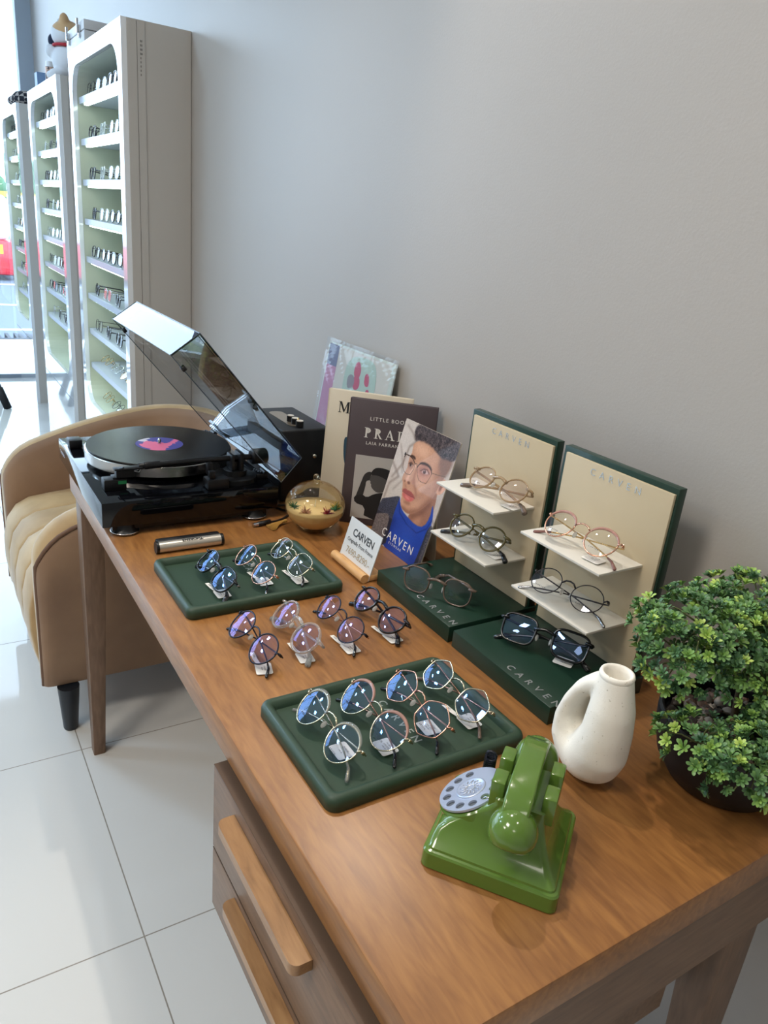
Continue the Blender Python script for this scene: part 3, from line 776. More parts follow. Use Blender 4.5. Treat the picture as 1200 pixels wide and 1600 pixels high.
# start knob block near the front
bm = bmesh.new(); box(bm, 0.283-TX, 0.325-TX, 1.405-TY, 1.432-TY, 0.0702, 0.0925, bev=0.002); box(bm, 0.300-TX, 0.330-TX, 1.408-TY, 1.430-TY, 0.0925, 0.096, bev=0.0015); fin(bm, 'cue_block', bplast, tt, auto=40)
bm = bmesh.new(); box(bm, 0.309-TX, 0.3245-TX, 1.4042-TY, 1.4050-TY, 0.083, 0.0895); fin(bm, 'green_sticker', M('sticker_green', (40,130,80), 0.4), tt)
# brand on the front fascia
lettering('brand_mark', 'THORENS', 0.011, M('brand_silver', (150,160,175), 0.3, metal=0.6), tt, frame_mat((-hx-0.0004, hy-0.045, 0.046), *FACE), 1.0)
# raised dust cover: acrylic box open below, hinged along the back edge
acr = glassy('smoked_acrylic', (0.87,0.88,0.89), base=0.02, ior=1.49, scale=1.0)
acre = M('acrylic_edge', (70,80,90), 0.1, spec=0.8)
# rim and roof points measured in the X-Z plane, turntable-local
rb = Vector((0.6225-TX, 0, 0.798-D)); rf = Vector((0.3938-TX, 0, 1.0625-D)); tf = Vector((0.4478-TX, 0, 1.1017-D)); tb = Vector((0.6665-TX, 0, 0.8476-D))
cov = bpy.data.objects.new('dust_cover_tmp', None); bpy.data.objects.remove(cov)
th = 0.0028
def slab(bm, q, nrm, t):
    a = [bm.verts.new(p) for p in q]; c = [bm.verts.new(p+nrm*t) for p in q]
    bm.faces.new(a); bm.faces.new(c[::-1])
    for i in range(4): bm.faces.new((a[i], c[i], c[(i+1)%4], a[(i+1)%4]))
Y0v, Y1v = Vector((0,-hy,0)), Vector((0,hy,0))
upn = (tf-rf).normalized(); along = (rf-rb).normalized()
bm = bmesh.new()
slab(bm, [tb+Y0v, tf+Y0v, tf+Y1v, tb+Y1v], -upn, th)            # roof
slab(bm, [rf+Y0v, tf+Y0v, tf+Y1v, rf+Y1v], -along, th)          # front wall
slab(bm, [rb+Y0v, tb+Y0v, tb+Y1v, rb+Y1v], along, th)           # back wall
slab(bm, [rb+Y0v, rf+Y0v, tf+Y0v, tb+Y0v], Vector((0,1,0)), th)
slab(bm, [rb+Y1v, rf+Y1v, tf+Y1v, tb+Y1v], Vector((0,-1,0)), th)
dc = fin(bm, 'dust_cover', acr, tt)
bm = bmesh.new()
for s in (Y0v, Y1v):
    for a, c in ((rb, rf), (rf, tf), (tf, tb), (tb, rb)): tube(bm, [a+s, c+s], 0.0009, 6)
for a in (rf, tf, tb, rb): tube(bm, [a+Y0v, a+Y1v], 0.0009, 6)
fin(bm, 'cover_edge', acre, dc)
for yy in (-hy+0.004, hy-0.004):
    p = rf+(rb-rf)*0.10+Vector((0, yy, 0))+upn*0.0
    bm = bmesh.new(); tube(bm, [p-upn*0.002, p+upn*0.006], 0.006, 14); fin(bm, 'cover_bumper', bplast, dc, smooth=True)
for y in (-hy+0.055, hy-0.075):
    p0 = rb+Vector((0, y, 0))
    bm = bmesh.new(); q = [p0+along*0.002+upn*0.004, p0+along*0.032+upn*0.004, p0+along*0.032+upn*0.004+Vector((0,0.032,0)), p0+along*0.002+upn*0.004+Vector((0,0.032,0))]
    slab(bm, q, upn, 0.006); hg = fin(bm, 'hinge', glassy('hinge_plastic', (0.55,0.58,0.62), base=0.08), tt)
    bm = bmesh.new(); box(bm, 0.150, 0.176, y, y+0.030, 0.0702, 0.080, bev=0.001); tube(bm, [(0.172, y+0.002, 0.080), (0.172, y+0.028, 0.080)], 0.005, 12)
    for j in range(4): tube(bm, [(0.165-0.002*j, y+0.004+0.007*j, 0.078), (0.160-0.002*j, y+0.004+0.007*j, 0.084)], 0.0022, 8)
    fin(bm, 'hinge_block', bplast, hg, auto=40)

# ------------------------------------------------------------------ record brush
br = thing('record_brush', 'silver and black record cleaning brush lying before the turntable', 'brush', (0.399, 1.248, D))
bm = bmesh.new(); tube(bm, [(-0.058,0,0.011), (0.058,0,0.011)], 0.0105, 24, flat=(1,1)); fin(bm, 'brush_body', M('satin_silver', (205,200,190), 0.3, metal=0.7), br, auto=50)
bm = bmesh.new(); box(bm, -0.060, 0.060, 0.004, 0.018, 0.0005, 0.022, bev=0.003); fin(bm, 'brush_pad', bplast, br, auto=40)
for s in (-1, 1):
    bm = bmesh.new(); tube(bm, [(s*0.058,0,0.011), (s*0.0635,0,0.011)], 0.0112, 20); fin(bm, 'end_cap', bplast, br, auto=40)
lettering('brand_print', 'THORENS', 0.0085, M('print_black', (30,30,32), 0.5), br, frame_mat((0.004, -0.0040, 0.0212), (-1,0,0), (0,-0.93,-0.37), (0,-0.37,0.93)), 1.0, bold=0.0002)

# ------------------------------------------------------------------ cable lying between turntable, speaker and candle
def cable(name, pts, r, mat, label, cat):
    bm = bmesh.new(); q = []
    P = [Vector(p) for p in pts]
    for i in range(len(P)-1):
        p0 = P[max(0,i-1)]; p1 = P[i]; p2 = P[i+1]; p3 = P[min(len(P)-1,i+2)]
        for k in range(6):
            t = k/6; q.append(0.5*((2*p1)+(-p0+p2)*t+(2*p0-5*p1+4*p2-p3)*t*t+(-p0+3*p1-3*p2+p3)*t**3))
    q.append(P[-1]); tube(bm, q, r, 8); return fin(bm, name, mat, smooth=True)
cb = thing('audio_cable', 'thin black cable with silver plug tip beside the turntable foot', 'cable', (0,0,0))
o = cable('lead', [(0.585,1.312,D+.004),(0.612,1.318,D+.004),(0.635,1.335,D+.003),(0.652,1.352,D+.003),(0.640,1.376,D+.003),(0.632,1.40,D+.003),(0.66,1.395,D+.003),(0.70,1.375,D+.003),(0.725,1.355,D+.003)], 0.0022, bplast, '', ''); o.parent = cb
bm = bmesh.new(); tube(bm, [(0.560,1.308,D+.0052), (0.588,1.3125,D+.0052)], 0.0050, 12); o = fin(bm, 'plug', bplast, cb, smooth=True)
bm = bmesh.new(); tube(bm, [(0.548,1.306,D+.0052), (0.560,1.308,D+.0052)], 0.0042, 12); fin(bm, 'plug_tip', chrome, cb, auto=40)

# ------------------------------------------------------------------ speaker
spk = thing('speaker', 'small black box speaker with three knobs on top, behind the turntable', 'speaker', (0.713, 1.52, D))
sx0, sx1, sy0, sy1 = 0.655-0.713, 0.772-0.713, 1.418-1.52, 1.618-1.52
bm = bmesh.new(); box(bm, sx0, sx1, sy0, sy1, 0.004, 0.166, bev=0.005, seg=3); fin(bm, 'cabinet_box', M('speaker_black', (20,22,26), 0.45), spk, auto=40)
bm = bmesh.new(); pts = rrect(0.017, 0.066, 0.015, 8, -0.008, -0.008); loft(bm, [[Vector((x,y,0.1662)) for x,y in pts], [Vector((x,y,0.1672)) for x,y in pts]]); cp = fin(bm, 'control_plate', M('brass_plate', (176,160,140), 0.3, metal=0.8), spk)
for k, y in enumerate((1.482, 1.458, 1.434)):
    yy = y-1.52+0.004
    bm = bmesh.new(); cyl(bm, 0.0085, 0.1674, 0.180, 28, -0.008, yy); kb = fin(bm, 'knob', bplast, cp, auto=40)
    bm = bmesh.new(); cyl(bm, 0.0075, 0.1801, 0.1812, 28, -0.008, yy); fin(bm, 'knob_cap', M('knob_cap', (225,215,200), 0.3, metal=0.3), kb, auto=40)
bm = bmesh.new(); tube(bm, [(-0.008, -0.085+0.016, 0.1674), (-0.006, -0.085+0.014, 0.184)], 0.0022, 10); fin(bm, 'toggle', M('brass', (190,160,110), 0.2, metal=1), cp, smooth=True)
bm = bmesh.new(); q = [(0.0,0),(0.0045,0),(0.0052,0.004),(0.004,0.008),(0,0.009)]
lathe(bm, q, 20); xform(bm, Matrix.Translation((0.020, sy0, 0.105)) @ Matrix.Rotation(PI/2, 4, 'X')); fin(bm, 'strap_button', M('button_steel', (200,195,185), 0.25, metal=1), spk, smooth=True)
for x in (-0.04, 0.04):
    for y in (-0.08, 0.08):
        bm = bmesh.new(); cyl(bm, 0.007, 0, 0.005, 14, x, y); fin(bm, 'foot', bplast, spk)

# ------------------------------------------------------------------ glass candle bauble
cd_ = thing('glass_candle', 'amber glass bauble holding a cream candle beside the books', 'candle', (0.661, 1.258, D))
R1 = 0.0605
amber = glassy('amber_glass', (0.95,0.92,0.82), refl=(1,0.97,0.92), base=0.02, rough=0.02, scale=0.6)
wax = M('candle_wax', (226,200,150), 0.5, bump=(90, 0.5, 0.002))
prof = [(0, 0.0005)]
for k in range(1, 30):
    a = -PI/2+PI*(0.10+0.78*k/29)
    prof.append((R1*math.cos(a), 0.054+0.052*math.sin(a) if a < 0 else 0.054+0.050*math.sin(a)))
prof[1] = (0.022, 0.0005)
bm = bmesh.new(); lathe(bm, prof+[(0.010,0.1035)], 48)
for v in bm.verts:
    a = math.atan2(v.co.y, v.co.x); r = math.hypot(v.co.x, v.co.y)
    if r > 0.015:
        k = 1+0.012*math.sin(10*a)*(1 if v.co.z > 0.05 else 0)+0.010*math.sin(12*a+v.co.z*260)*(1 if v.co.z < 0.045 else 0)
        v.co.x *= k; v.co.y *= k
fin(bm, 'glass_globe', amber, cd_, smooth=True)
bm = bmesh.new(); pw = [(0,0.003)]+[(max(0.001,(R1-0.0022)*math.cos(a)), 0.054+0.0495*math.sin(a)) for a in [-PI/2+PI*(0.11+0.36*k/12) for k in range(13)]]
lathe(bm, pw+[(0,pw[-1][1]+0.0005)], 48); fin(bm, 'wax', wax, cd_, smooth=True)
ztop = pw[-1][1]
bm = bmesh.new(); tube(bm, [(0,0,ztop), (0.001,0,ztop+0.016)], 0.0011, 8); fin(bm, 'wick', M('wick', (240,235,220), 0.7), cd_)
rnd = random.Random(5)
for nm, col, ang in (('dried_flower', (176,132,108), -2.5), ('dried_leaf', (40,96,60), 2.9), ('dried_leaf', (150,40,60), -1.45), ('dried_leaf', (52,110,70), -0.75), ('dried_flower', (190,165,70), -0.4)):
    bm = bmesh.new(); c = Vector((0.044*math.cos(ang), 0.044*math.sin(ang), ztop+0.001))
    for k in range(36):
        d = Vector((rnd.gauss(0,1), rnd.gauss(0,1), abs(rnd.gauss(0,1)))).normalized()*rnd.uniform(0.009, 0.0165)
        e = c+d; e.z = min(max(e.z, ztop-0.004), ztop+0.016)
        if math.hypot(e.x, e.y) > 0.055: continue
        tube(bm, [c, e], [0.0010, 0.0004], 4)
    fin(bm, nm, M(nm+str(col[0]), col, 0.6), cd_)
bm = bmesh.new(); lathe(bm, [(0.012,0.099),(0.0125,0.1015),(0.010,0.105),(0,0.1055)], 24)
tube(bm, [(0.0, 0.0085*math.cos(2*PI*k/20), 0.1095+0.0075*math.sin(2*PI*k/20)) for k in range(20)], 0.0034, 8, closed=True); fin(bm, 'glass_loop', amber, cd_, smooth=True)
bm = bmesh.new()
for k in range(40):
    y = rnd.uniform(-0.007, 0.007)
    tube(bm, [(-0.045+rnd.uniform(-.002,.002), 0.045+y*0.3, 0.006+rnd.uniform(0,.003)), (-0.062, 0.040+y, 0.006), (-0.082+rnd.uniform(-.006,.006), 0.030+y*2.0, 0.0015+rnd.uniform(0,.002))], 0.0006, 4)
tube(bm, [(-0.040,0.046,0.007), (-0.052,0.044,0.006)], 0.0035, 8)
tas = fin(bm, 'tassel', M('tassel_gold', (170,130,60), 0.6), cd_)

# ================================================================== BOOKS, SLEEVE, COUNTER CARD
def arcp(cx, cy, rx, ry, a0, a1, n=14): return [(cx+rx*math.cos(math.radians(a0+(a1-a0)*k/n)), cy+ry*math.sin(math.radians(a0+(a1-a0)*k/n))) for k in range(n+1)]
def bar(x0, x1, y0, y1): return [(x0,y0),(x1,y0),(x1,y1),(x0,y1)]
SER = {
 'P': (0.72, [bar(.14,.30,0,1), bar(.02,.42,0,.05), bar(.02,.30,.95,1), arcp(.30,.72,.36,.28,-90,90)+arcp(.30,.72,.20,.22,90,-90)]),
 'R': (0.86, [bar(.14,.30,0,1), bar(.02,.42,0,.05), bar(.02,.30,.95,1), arcp(.30,.74,.36,.26,-90,90)+arcp(.30,.74,.20,.20,90,-90), [(.34,.50),(.50,.50),(.80,.05),(.88,.05),(.88,0),(.64,0)]]),
 'A': (0.92, [[(.42,1),(.50,1),(.88,0),(.70,0),(.42,.78)], [(.42,1),(.48,.90),(.16,.03),(.10,.03)], bar(.24,.68,.30,.36), bar(.0,.27,0,.05), bar(.60,.98,0,.05)]),
 'D': (0.90, [bar(.14,.30,0,1), bar(.02,.34,0,.05), bar(.02,.34,.95,1), arcp(.30,.5,.52,.5,-90,90)+arcp(.30,.5,.34,.44,90,-90)]),
 'M': (1.10, [bar(.10,.16,0,1), bar(0,.28,0,.05), bar(0,.22,.95,1), [(.10,1),(.28,1),(.60,.18),(.52,0)], [(.52,0),(.60,.18),(.88,1),(.82,1),(.50,.14)], bar(.80,.98,0,1), bar(.70,1.08,0,.05), bar(.82,1.08,.95,1)])}
def serif(name, s, size, mat, parent, matrix, gap):
    polys = []; x = 0
    for ch_ in s:
        w_, ps = SER[ch_]
        for p in ps: polys.append(([((x+px*size)*1000, py*size*1000) for px, py in p], 0))
        x += w_*size+gap
    return polymesh(name, polys, [mat], parent, matrix, step=0.00002)
paper = M('book_pages', (232,228,218), 0.8)
def book(name, label, O, ax_, up_, w_, h_, tk, cover, back):
    a = Vector(ax_).normalized(); u = Vector(up_); u = (u-a*u.dot(a)).normalized(); n = a.cross(u)
    mm = frame_mat(O, a, u, n)          # local: x along the cover, y up, z out of the front cover
    t = thing(name, label, 'book', mat=mm)
    boxo('front_cover', (0, w_, 0, h_, -0.003, 0.0), cover, t, 0.0006)
    boxo('back_cover', (0, w_, 0, h_, -tk, -tk+0.003), back, t, 0.0006)
    boxo('pages', (0.004, w_-0.005, 0.004, h_-0.004, -tk+0.0031, -0.0031), paper, t)
    boxo('spine', (-0.0022, 0.0, 0, h_, -tk, 0.0), back, t)
    return t
praC = M('cover_plum', (72,62,66), 0.45); cream = M('cover_cream', (208,198,178), 0.5)
whp = M('print_white', (225,222,216), 0.5); blp = M('print_black', (30,30,32), 0.5)
bk1 = book('book', 'dark plum hardback reading LITTLE BOOK, standing in front of the cream book', (0.7343,1.279,0.7206), (0.135,-0.117,0), (0.0157,0.018,0.265), 0.178, 0.264, 0.020, praC, praC)
I4 = Matrix.Identity(4)
lettering('cover_lettering', 'LITTLE BOOK OF', 0.0108, whp, bk1, Matrix.Translation((0.092, 0.226, 0.0004)), 1.25)
serif('cover_title', 'PRADA', 0.0205, whp, bk1, Matrix.Translation((0.0325, 0.1868, 0.0004)), 0.0058)
lettering('cover_lettering', 'LAIA FARRAN GRAVES', 0.0096, whp, bk1, Matrix.Translation((0.094, 0.1755, 0.0004)), 1.2)
pg, pk, pd = M('photo_grey', (176,172,168), 0.5), M('photo_black', (20,19,20), 0.5), M('photo_dark', (30,29,30), 0.5)
face_prof = [(54.9,108.8),(67.6,113.3),(89.1,108.4),(95,98),(93.7,90.4),(88,78),(82.2,75.3),(71.8,73.7),(63.2,79.2),(57.8,86),(58.8,89.5),(55.6,92.5),(57.2,95.5),(52.8,98.1),(55.6,103)]
polymesh('cover_photo', [([(20,14),(157,14),(157,149),(20,149)], 0), (smoothpoly([(56.6,117.1),(46.4,114.3),(40.5,106.8),(37.7,95.7),(25.9,53.4),(32,46.2),(39.9,47.4),(46.9,83.6),(47,95.7),(54.6,98.1),(56.4,106.4)],1), 2),
     (smoothpoly([(24,60),(40.6,66.5),(52,60),(66,70),(86,76),(106,70),(128,50),(134,14.2),(48.5,14.2),(50.3,40.9),(26.7,45.4)],1), 1),
     (smoothpoly(face_prof,1), 3), (smoothpoly([(54,109),(58,120),(66,127.4),(87.2,127),(103.7,120),(104,104),(96,94),(90,104),(70,111)],2), 1)],
     [pg, pd, M('photo_mid', (46,44,44), 0.5), M('photo_face', (78,75,74), 0.5)], bk1, Matrix.Translation((0,0,0.0002)), clip=(178,264))
bk2 = book('book', 'cream hardback with a black capital M, standing behind the plum book', (0.7270,1.366,0.7206), (0.13,-0.127,0), (0.02,0.02,0.265), 0.180, 0.264, 0.018, cream, cream)
serif('cover_title', 'M', 0.0235, blp, bk2, Matrix.Translation((0.0225, 0.2165, 0.0004)), 0.002)
polymesh('cover_art', [(smoothpoly([(42,170),(62,158),(74,128),(66,96),(56,92),(46,112),(42,140)],2), 0)], [M('art_teal', (36,72,92), 0.5)], bk2, Matrix.Translation((0,0,0.0002)))
# record sleeve in plastic
O = Vector((0.848,1.675,0.7212)); a = Vector((0,-1,0)); u = (Vector((0.045,-0.004,0.318))).normalized(); u = (u-a*u.dot(a)).normalized(); nn = a.cross(u)
sl = thing('record_sleeve', 'record sleeve in crinkled clear plastic leaning on the wall behind the books', 'record sleeve', mat=frame_mat(O, a, u, nn))
slm = M('sleeve_card', (196,204,196), 0.45)
boxo('sleeve_card', (0, 0.315, 0, 0.318, -0.004, 0.0), slm, sl, 0.0008)
smats = [M('sleeve_pink', (186,130,160), 0.45), M('sleeve_blue', (110,112,140), 0.45), M('sleeve_red', (190,70,96), 0.45), M('sleeve_sage', (176,196,182), 0.45), M('sleeve_grey', (140,130,132), 0.45), M('sleeve_card2', (205,200,190), 0.45)]
sp_ = [([(5,4),(300,4),(300,314),(5,314)], 5), ([(6,4),(56,4),(56,314),(6,314)], 0), ([(6,262),(56,262),(56,314),(6,314)], 1), (smoothpoly([(108,299),(203,311),(244,294),(252,220),(226,160),(118,150),(100,230)],2), 3),
       (smoothpoly([(147,292),(165,296),(178,275),(168,249),(143,262)],2), 2), (smoothpoly([(196,274),(212,276),(219,262),(219,245),(198,248)],2), 2), (smoothpoly([(150,262),(176,262),(182,236),(160,226),(146,240)],2), 2), (smoothpoly([(119,257),(150,262),(158,235),(125,222)],2), 4), (smoothpoly([(210,240),(228,242),(234,215),(212,205)],2), 2)]
polymesh('sleeve_artwork', sp_, smats, sl, I4)
plast = glassy('crinkled_plastic', (0.95,0.97,0.98), base=0.0, rough=0.06, scale=0.55)
nt = plast.node_tree; gl = [x for x in nt.nodes if x.type == 'BSDF_GLOSSY'][0]; fr_ = [x for x in nt.nodes if x.type == 'FRESNEL'][0]
bm = bmesh.new(); G = 40; gv = []
for i in range(G+1):
    row = []
    for j in range(G+1):
        x = -0.008+0.334*i/G; y = 0.001+0.327*j/G
        z = 0.0030+0.0030*abs(noise.noise(Vector((x*11+y*5, y*6, 0))))+0.0008*abs(noise.noise(Vector((x*30+y*22, y*16, 3))))
        row.append(bm.verts.new((x, y, z)))
    gv.append(row)
for i in range(G):
    for j in range(G): bm.faces.new((gv[i][j], gv[i+1][j], gv[i+1][j+1], gv[i][j+1]))
fin(bm, 'plastic_wrap', plast, sl, smooth=False)

# counter card with printed portrait
O = Vector((0.755,1.190,0.7204)); a = Vector((0,-1,0)); u = Vector((0.062,0,0.2437)).normalized(); nn = a.cross(u)
cdm = frame_mat(O, a, u, nn)
cc = thing('counter_card', 'printed counter card of a young man in glasses and blue turtleneck, before the books', 'display card', mat=cdm)
boxo('card', (0, 0.1795, 0, 0.252, -0.0022, 0.0), M('card_board', (214,204,186), 0.6), cc)
bm = bmesh.new()
for q in ([Vector((0.062, 0.17, -0.0025)), Vector((0.150, 0.17, -0.0025)), Vector((0.160, 0.012, -0.050)), Vector((0.052, 0.012, -0.050))],):
    slab(bm, q, Vector((0,0,-1)), 0.002)
fin(bm, 'easel_strut', M('card_board', (214,204,186), 0.6), cc)
import numpy as np
def print_portrait(name, w_, h_, cell, parent):
    """a printed photograph: colours held per vertex of a fine flat sheet"""
    nx, nyy = int(w_/cell)+1, int(h_/cell)+1
    X, Y = np.meshgrid(np.linspace(0, w_, nx), np.linspace(0, h_, nyy))
    img = np.zeros((nyy, nx, 3)); rg = np.random.default_rng(4)
    def blur(m, s_):
        if s_ <= 0.2: return m
        s_ = s_/cell; r = int(3*s_)+1; k = np.exp(-0.5*(np.arange(-r, r+1)/s_)**2); k /= k.sum()
        m = np.pad(m, r, mode='edge')
        m = np.apply_along_axis(lambda v: np.convolve(v, k, 'valid'), 1, m)
        return np.apply_along_axis(lambda v: np.convolve(v, k, 'valid'), 0, m)
    def pip(pts):
        ins = np.zeros(X.shape, bool); j = len(pts)-1
        for i in range(len(pts)):
            xi, yi = pts[i]; xj, yj = pts[j]
            if yi != yj:
                c_ = ((yi > Y) != (yj > Y)) & (X < (xj-xi)*(Y-yi)/(yj-yi)+xi); ins ^= c_
            j = i
        return ins.astype(float)
    def ell(cx_, cy_, rx, ry, rot=0.0):
        c_, s_ = math.cos(rot), math.sin(rot); U = (X-cx_)*c_+(Y-cy_)*s_; V = -(X-cx_)*s_+(Y-cy_)*c_
        return ((U/rx)**2+(V/ry)**2 < 1).astype(float)
    def line(pts, wd):
        d = np.full(X.shape, 1e9)
        for (x0, y0), (x1, y1) in zip(pts, pts[1:]):
            L2 = (x1-x0)**2+(y1-y0)**2+1e-9; t_ = np.clip(((X-x0)*(x1-x0)+(Y-y0)*(y1-y0))/L2, 0, 1)
            d = np.minimum(d, np.hypot(X-x0-t_*(x1-x0), Y-y0-t_*(y1-y0)))
        return (d < wd/2).astype(float)
    def put(m, col, s_=0.5, al=1.0, clip=None):
        m = blur(m, s_)*al
        if clip is not None: m = m*clip
        img[:] = img*(1-m[..., None])+np.array(col, float)*m[..., None]
    img[:] = (198, 187, 178)
    put(ell(20, 180, 40, 60), (206,196,190), 14); put(ell(170, 110, 20, 60), (186,172,164), 10)
    for s_, w2 in (([(11,241),(35.4,230.6),(55,215)],4), ([(50,215),(37,204),(33,168),(12,134)],5), ([(0,161),(33,141),(9.8,120),(7,88)],5), ([(8,200),(24,180),(40,150)],3), ([(150,120),(165,100),(179,96)],4), ([(28,112),(50,140)],3)):
        put(line(s_, w2), (146,130,122), 1.8, 0.8)
    F = lambda p, n_=1: pip(smoothpoly(p, n_))
    put(F([(100,92),(104,60),(150,56),(168,95),(166,128),(160,155),(149,134.6),(129,107)]), (150,102,80), 0.8)
    put(ell(128, 84, 14, 10, 0.5), (184,132,106), 5); put(line([(112,84),(134,100),(150,124)], 8), (118,76,60), 4)
    put(F([(158,178),(156,162),(155.5,149.5),(165,146),(177,157),(179.5,170),(172,180)],2), (206,154,128), 0.6)
    put(ell(165, 163, 4, 9, -0.2), (140,90,74), 1.6); put(ell(172, 160, 2.5, 8, -0.2), (222,170,146), 1.2)
    face = [(69.7,227.7),(47.8,215),(48.2,204.5),(51.2,194),(46.5,187),(49.5,173),(51,165),(48.1,156),(45,147),(46,140),(51,135),(55,127),(55.5,122),(58,118),(60,112),(63,108),(62,100),(68,91),(79,86),(94.1,84.9),(104.1,86.6),(129.8,104.7),(150.9,131.2),(156,149),(159,162.3),(165,180.7),(172,203.2),(169,218.6),(158,227.2),(118.3,227.4)]
    fm = blur(F(face), 0.6); put(fm, (198,148,120), 0.0)
    for m_, col, s_, al in ((ell(78,208,26,9,-0.1),(226,178,150),7,1), (ell(106,148,15,10,0.3),(216,166,138),8,0.9), (line([(73,176),(66,160),(62,147)],5),(228,180,152),1.8,1), (ell(70,96,6,5),(214,164,138),3,1),
        (F([(122,226),(142,212),(136,190),(140,172),(148,150),(134,128),(118,112),(150,118),(175,160),(180,226)]),(164,114,90),7,0.9), (line([(96,118),(116,128),(136,150)],9),(160,110,86),5,0.7), (line([(66,88),(96,86),(124,100),(152,132)],9),(128,82,64),4,0.9),
        (line([(80,170),(80,156),(86,144),(96,134),(104,124)],5),(160,108,86),2.4,0.9), (ell(82,146,6,5),(172,118,94),2,0.9), (ell(62,144,5,5),(222,170,144),2,1), (ell(70,139.5,5,2.4),(104,62,50),1.0,0.9), (ell(56,138.5,3,2),(130,84,68),1,0.8),
        (line([(60,133),(66,129)],4),(168,116,94),1.5,0.8), (ell(103,174,17,9,0.1),(152,102,84),3,0.8), (ell(58,173,9,8),(150,104,86),2.5,0.8), (ell(84,103,12,3.4,0.1),(150,100,80),2,0.8),
        (F([(96,171),(103,177),(112,178),(119,173),(110,169.5),(102,169)],2),(206,182,172),0.5,0.9), (ell(105.5,173.3,4.4,4),(54,38,34),0.6,1), (line([(93,171.5),(101,178),(112,179.5),(121,174)],1.6),(60,40,34),0.5,0.9), (ell(104,175,0.9,0.9),(235,230,225),0.3,1),
        (F([(52,172),(58,176.5),(66,173.5),(60,169)],2),(196,172,162),0.5,0.9), (ell(58,172.8,3.6,3.4),(54,38,34),0.6,1), (line([(51,173),(58,177.8),(67,174.5)],1.5),(60,40,34),0.5,0.9),
        (F([(81.5,184),(92,189),(104,191),(118,188.5),(128,182),(118,184.5),(104,185.6),(90,183)]),(62,44,38),0.9,0.95), (F([(47,189),(57,193),(68,189),(67,184.5),(57,188),(48,185.5)]),(62,44,38),0.9,0.95),
        (F([(57.5,122.5),(66,127),(74,125.6),(84,127.2),(95,124),(104,119),(90,117.6),(73,117.4),(60,118.6)]),(158,80,76),0.7,1), (F([(60.5,118),(74,117.4),(90,117.8),(103,118.8),(97,110.5),(86,105.6),(74,107),(64,111)]),(198,100,96),0.8,1), (ell(80,112,9,1.8,-0.1),(228,146,138),1.4,0.9), (line([(58,118.6),(74,117.6),(90,118),(104,119)],0.8),(96,42,42),0.4,0.9)):
        put(m_, col, s_, al, clip=fm)
    put(F([(138,216),(174,222),(176,207.9),(173,195),(169,182),(160,176),(151,184),(137,202)]), (134,102,88), 3.5, 0.95)
    hair = [(46,222),(38.2,235),(40,249),(63,255),(120,258),(182,256),(182,224),(176,217),(166,214),(152.4,213.4),(142,211),(132,214),(124,217),(116,219),(107.6,222),(100,223),(92.3,225),(84,224),(76,226),(68,223),(60,224),(52,219)]
    hm = blur(F(hair), 1.6); put(hm, (70,58,58), 0.0)
    dk = np.zeros(X.shape); lt = np.zeros(X.shape)
    for k in range(520):
        cx_, cy_ = rg.uniform(38,180), rg.uniform(214,252); r_ = rg.uniform(1.5,4.0); a0 = rg.uniform(0,6.28)
        m_ = line([(cx_+r_*math.cos(a0+q*0.55), cy_+r_*math.sin(a0+q*0.55)) for q in range(5)], rg.uniform(0.7,1.3))
        if k % 2: dk = np.maximum(dk, m_)
        else: lt = np.maximum(lt, m_)
    put(dk, (30,24,28), 0.4, 0.85, clip=hm); put(lt, (136,120,118), 0.4, 0.6, clip=hm)
    sw = [(56,108),(66,92.6),(78.8,84.1),(101.1,78.9),(130.8,73.9),(154.7,79.4),(163.2,102.6),(158,128),(168,114),(174,93),(170,67),(167.4,49),(174,-5),(48,-5),(52,30),(54,60),(54,90)]
    sm__ = blur(F(sw), 0.6); put(sm__, (34,70,168), 0.0)
    rib = (np.sin(X*2.1+0.02*(Y-60)*(X-112)/20.0) > 0.35).astype(float); put(rib, (24,50,132), 0.35, 0.65, clip=sm__)
    put(line([(60,96),(72,78),(104,66),(140,62),(164,80),(172,104)], 2.2), (18,38,108), 0.8, 0.9, clip=sm__); put(line([(62,104),(76,90),(104,82),(138,78),(158,90)], 5), (60,104,206), 2.5, 0.7, clip=sm__)
    put(line([(58,60),(58,20),(60,-5)], 16), (20,42,112), 6, 0.7, clip=sm__); put(ell(112,30,26,40), (46,88,190), 12, 0.5, clip=sm__)
    co = blur(F([(-4,80),(25.8,93.6),(57.5,108),(57.5,99.9),(54,70),(57.5,49),(60,-5),(-5,-5)]), 0.6); put(co, (40,42,56), 0.0)
    sp1 = (rg.random(X.shape) > 0.62).astype(float); put(sp1, (96,98,118), 0.35, 0.8, clip=co*(Y > 58))
    tw = blur(F([(-4,48),(20,58),(42,64),(48,45),(45,22),(50,-5),(-5,-5)]), 0.5); put(tw, (96,86,86), 0.0)
    sp2 = (np.sin(X*1.6+Y*1.1+4*np.sin(Y*0.3)) * np.sin(Y*1.9-X*0.4) > 0.1).astype(float); put(sp2, (178,166,160), 0.35, 0.7, clip=tw); put((rg.random(X.shape) > 0.7).astype(float), (48,42,46), 0.35, 0.8, clip=tw)
    cr_ = blur(F([(172,92),(184,86),(184,-5),(160,-5),(165,49),(166,74)]), 0.5); put(cr_, (44,46,58), 0.0); put((rg.random(X.shape) > 0.66).astype(float), (150,140,140), 0.35, 0.7, clip=cr_*(X > 171))
    R1_ = [(79.9,173.9),(83,181),(90,186.5),(102.3,188),(114,186.5),(123,182),(127.8,177),(125,166),(120.6,155),(108,153),(96.4,154),(88,161),(79.9,173.9)]
    L1_ = [(31,180.7),(34,187),(48.5,188),(60,185),(69.7,179.2),(71.8,168.4),(66,155),(54,152.5),(44,155),(37,161),(31,180.7)]
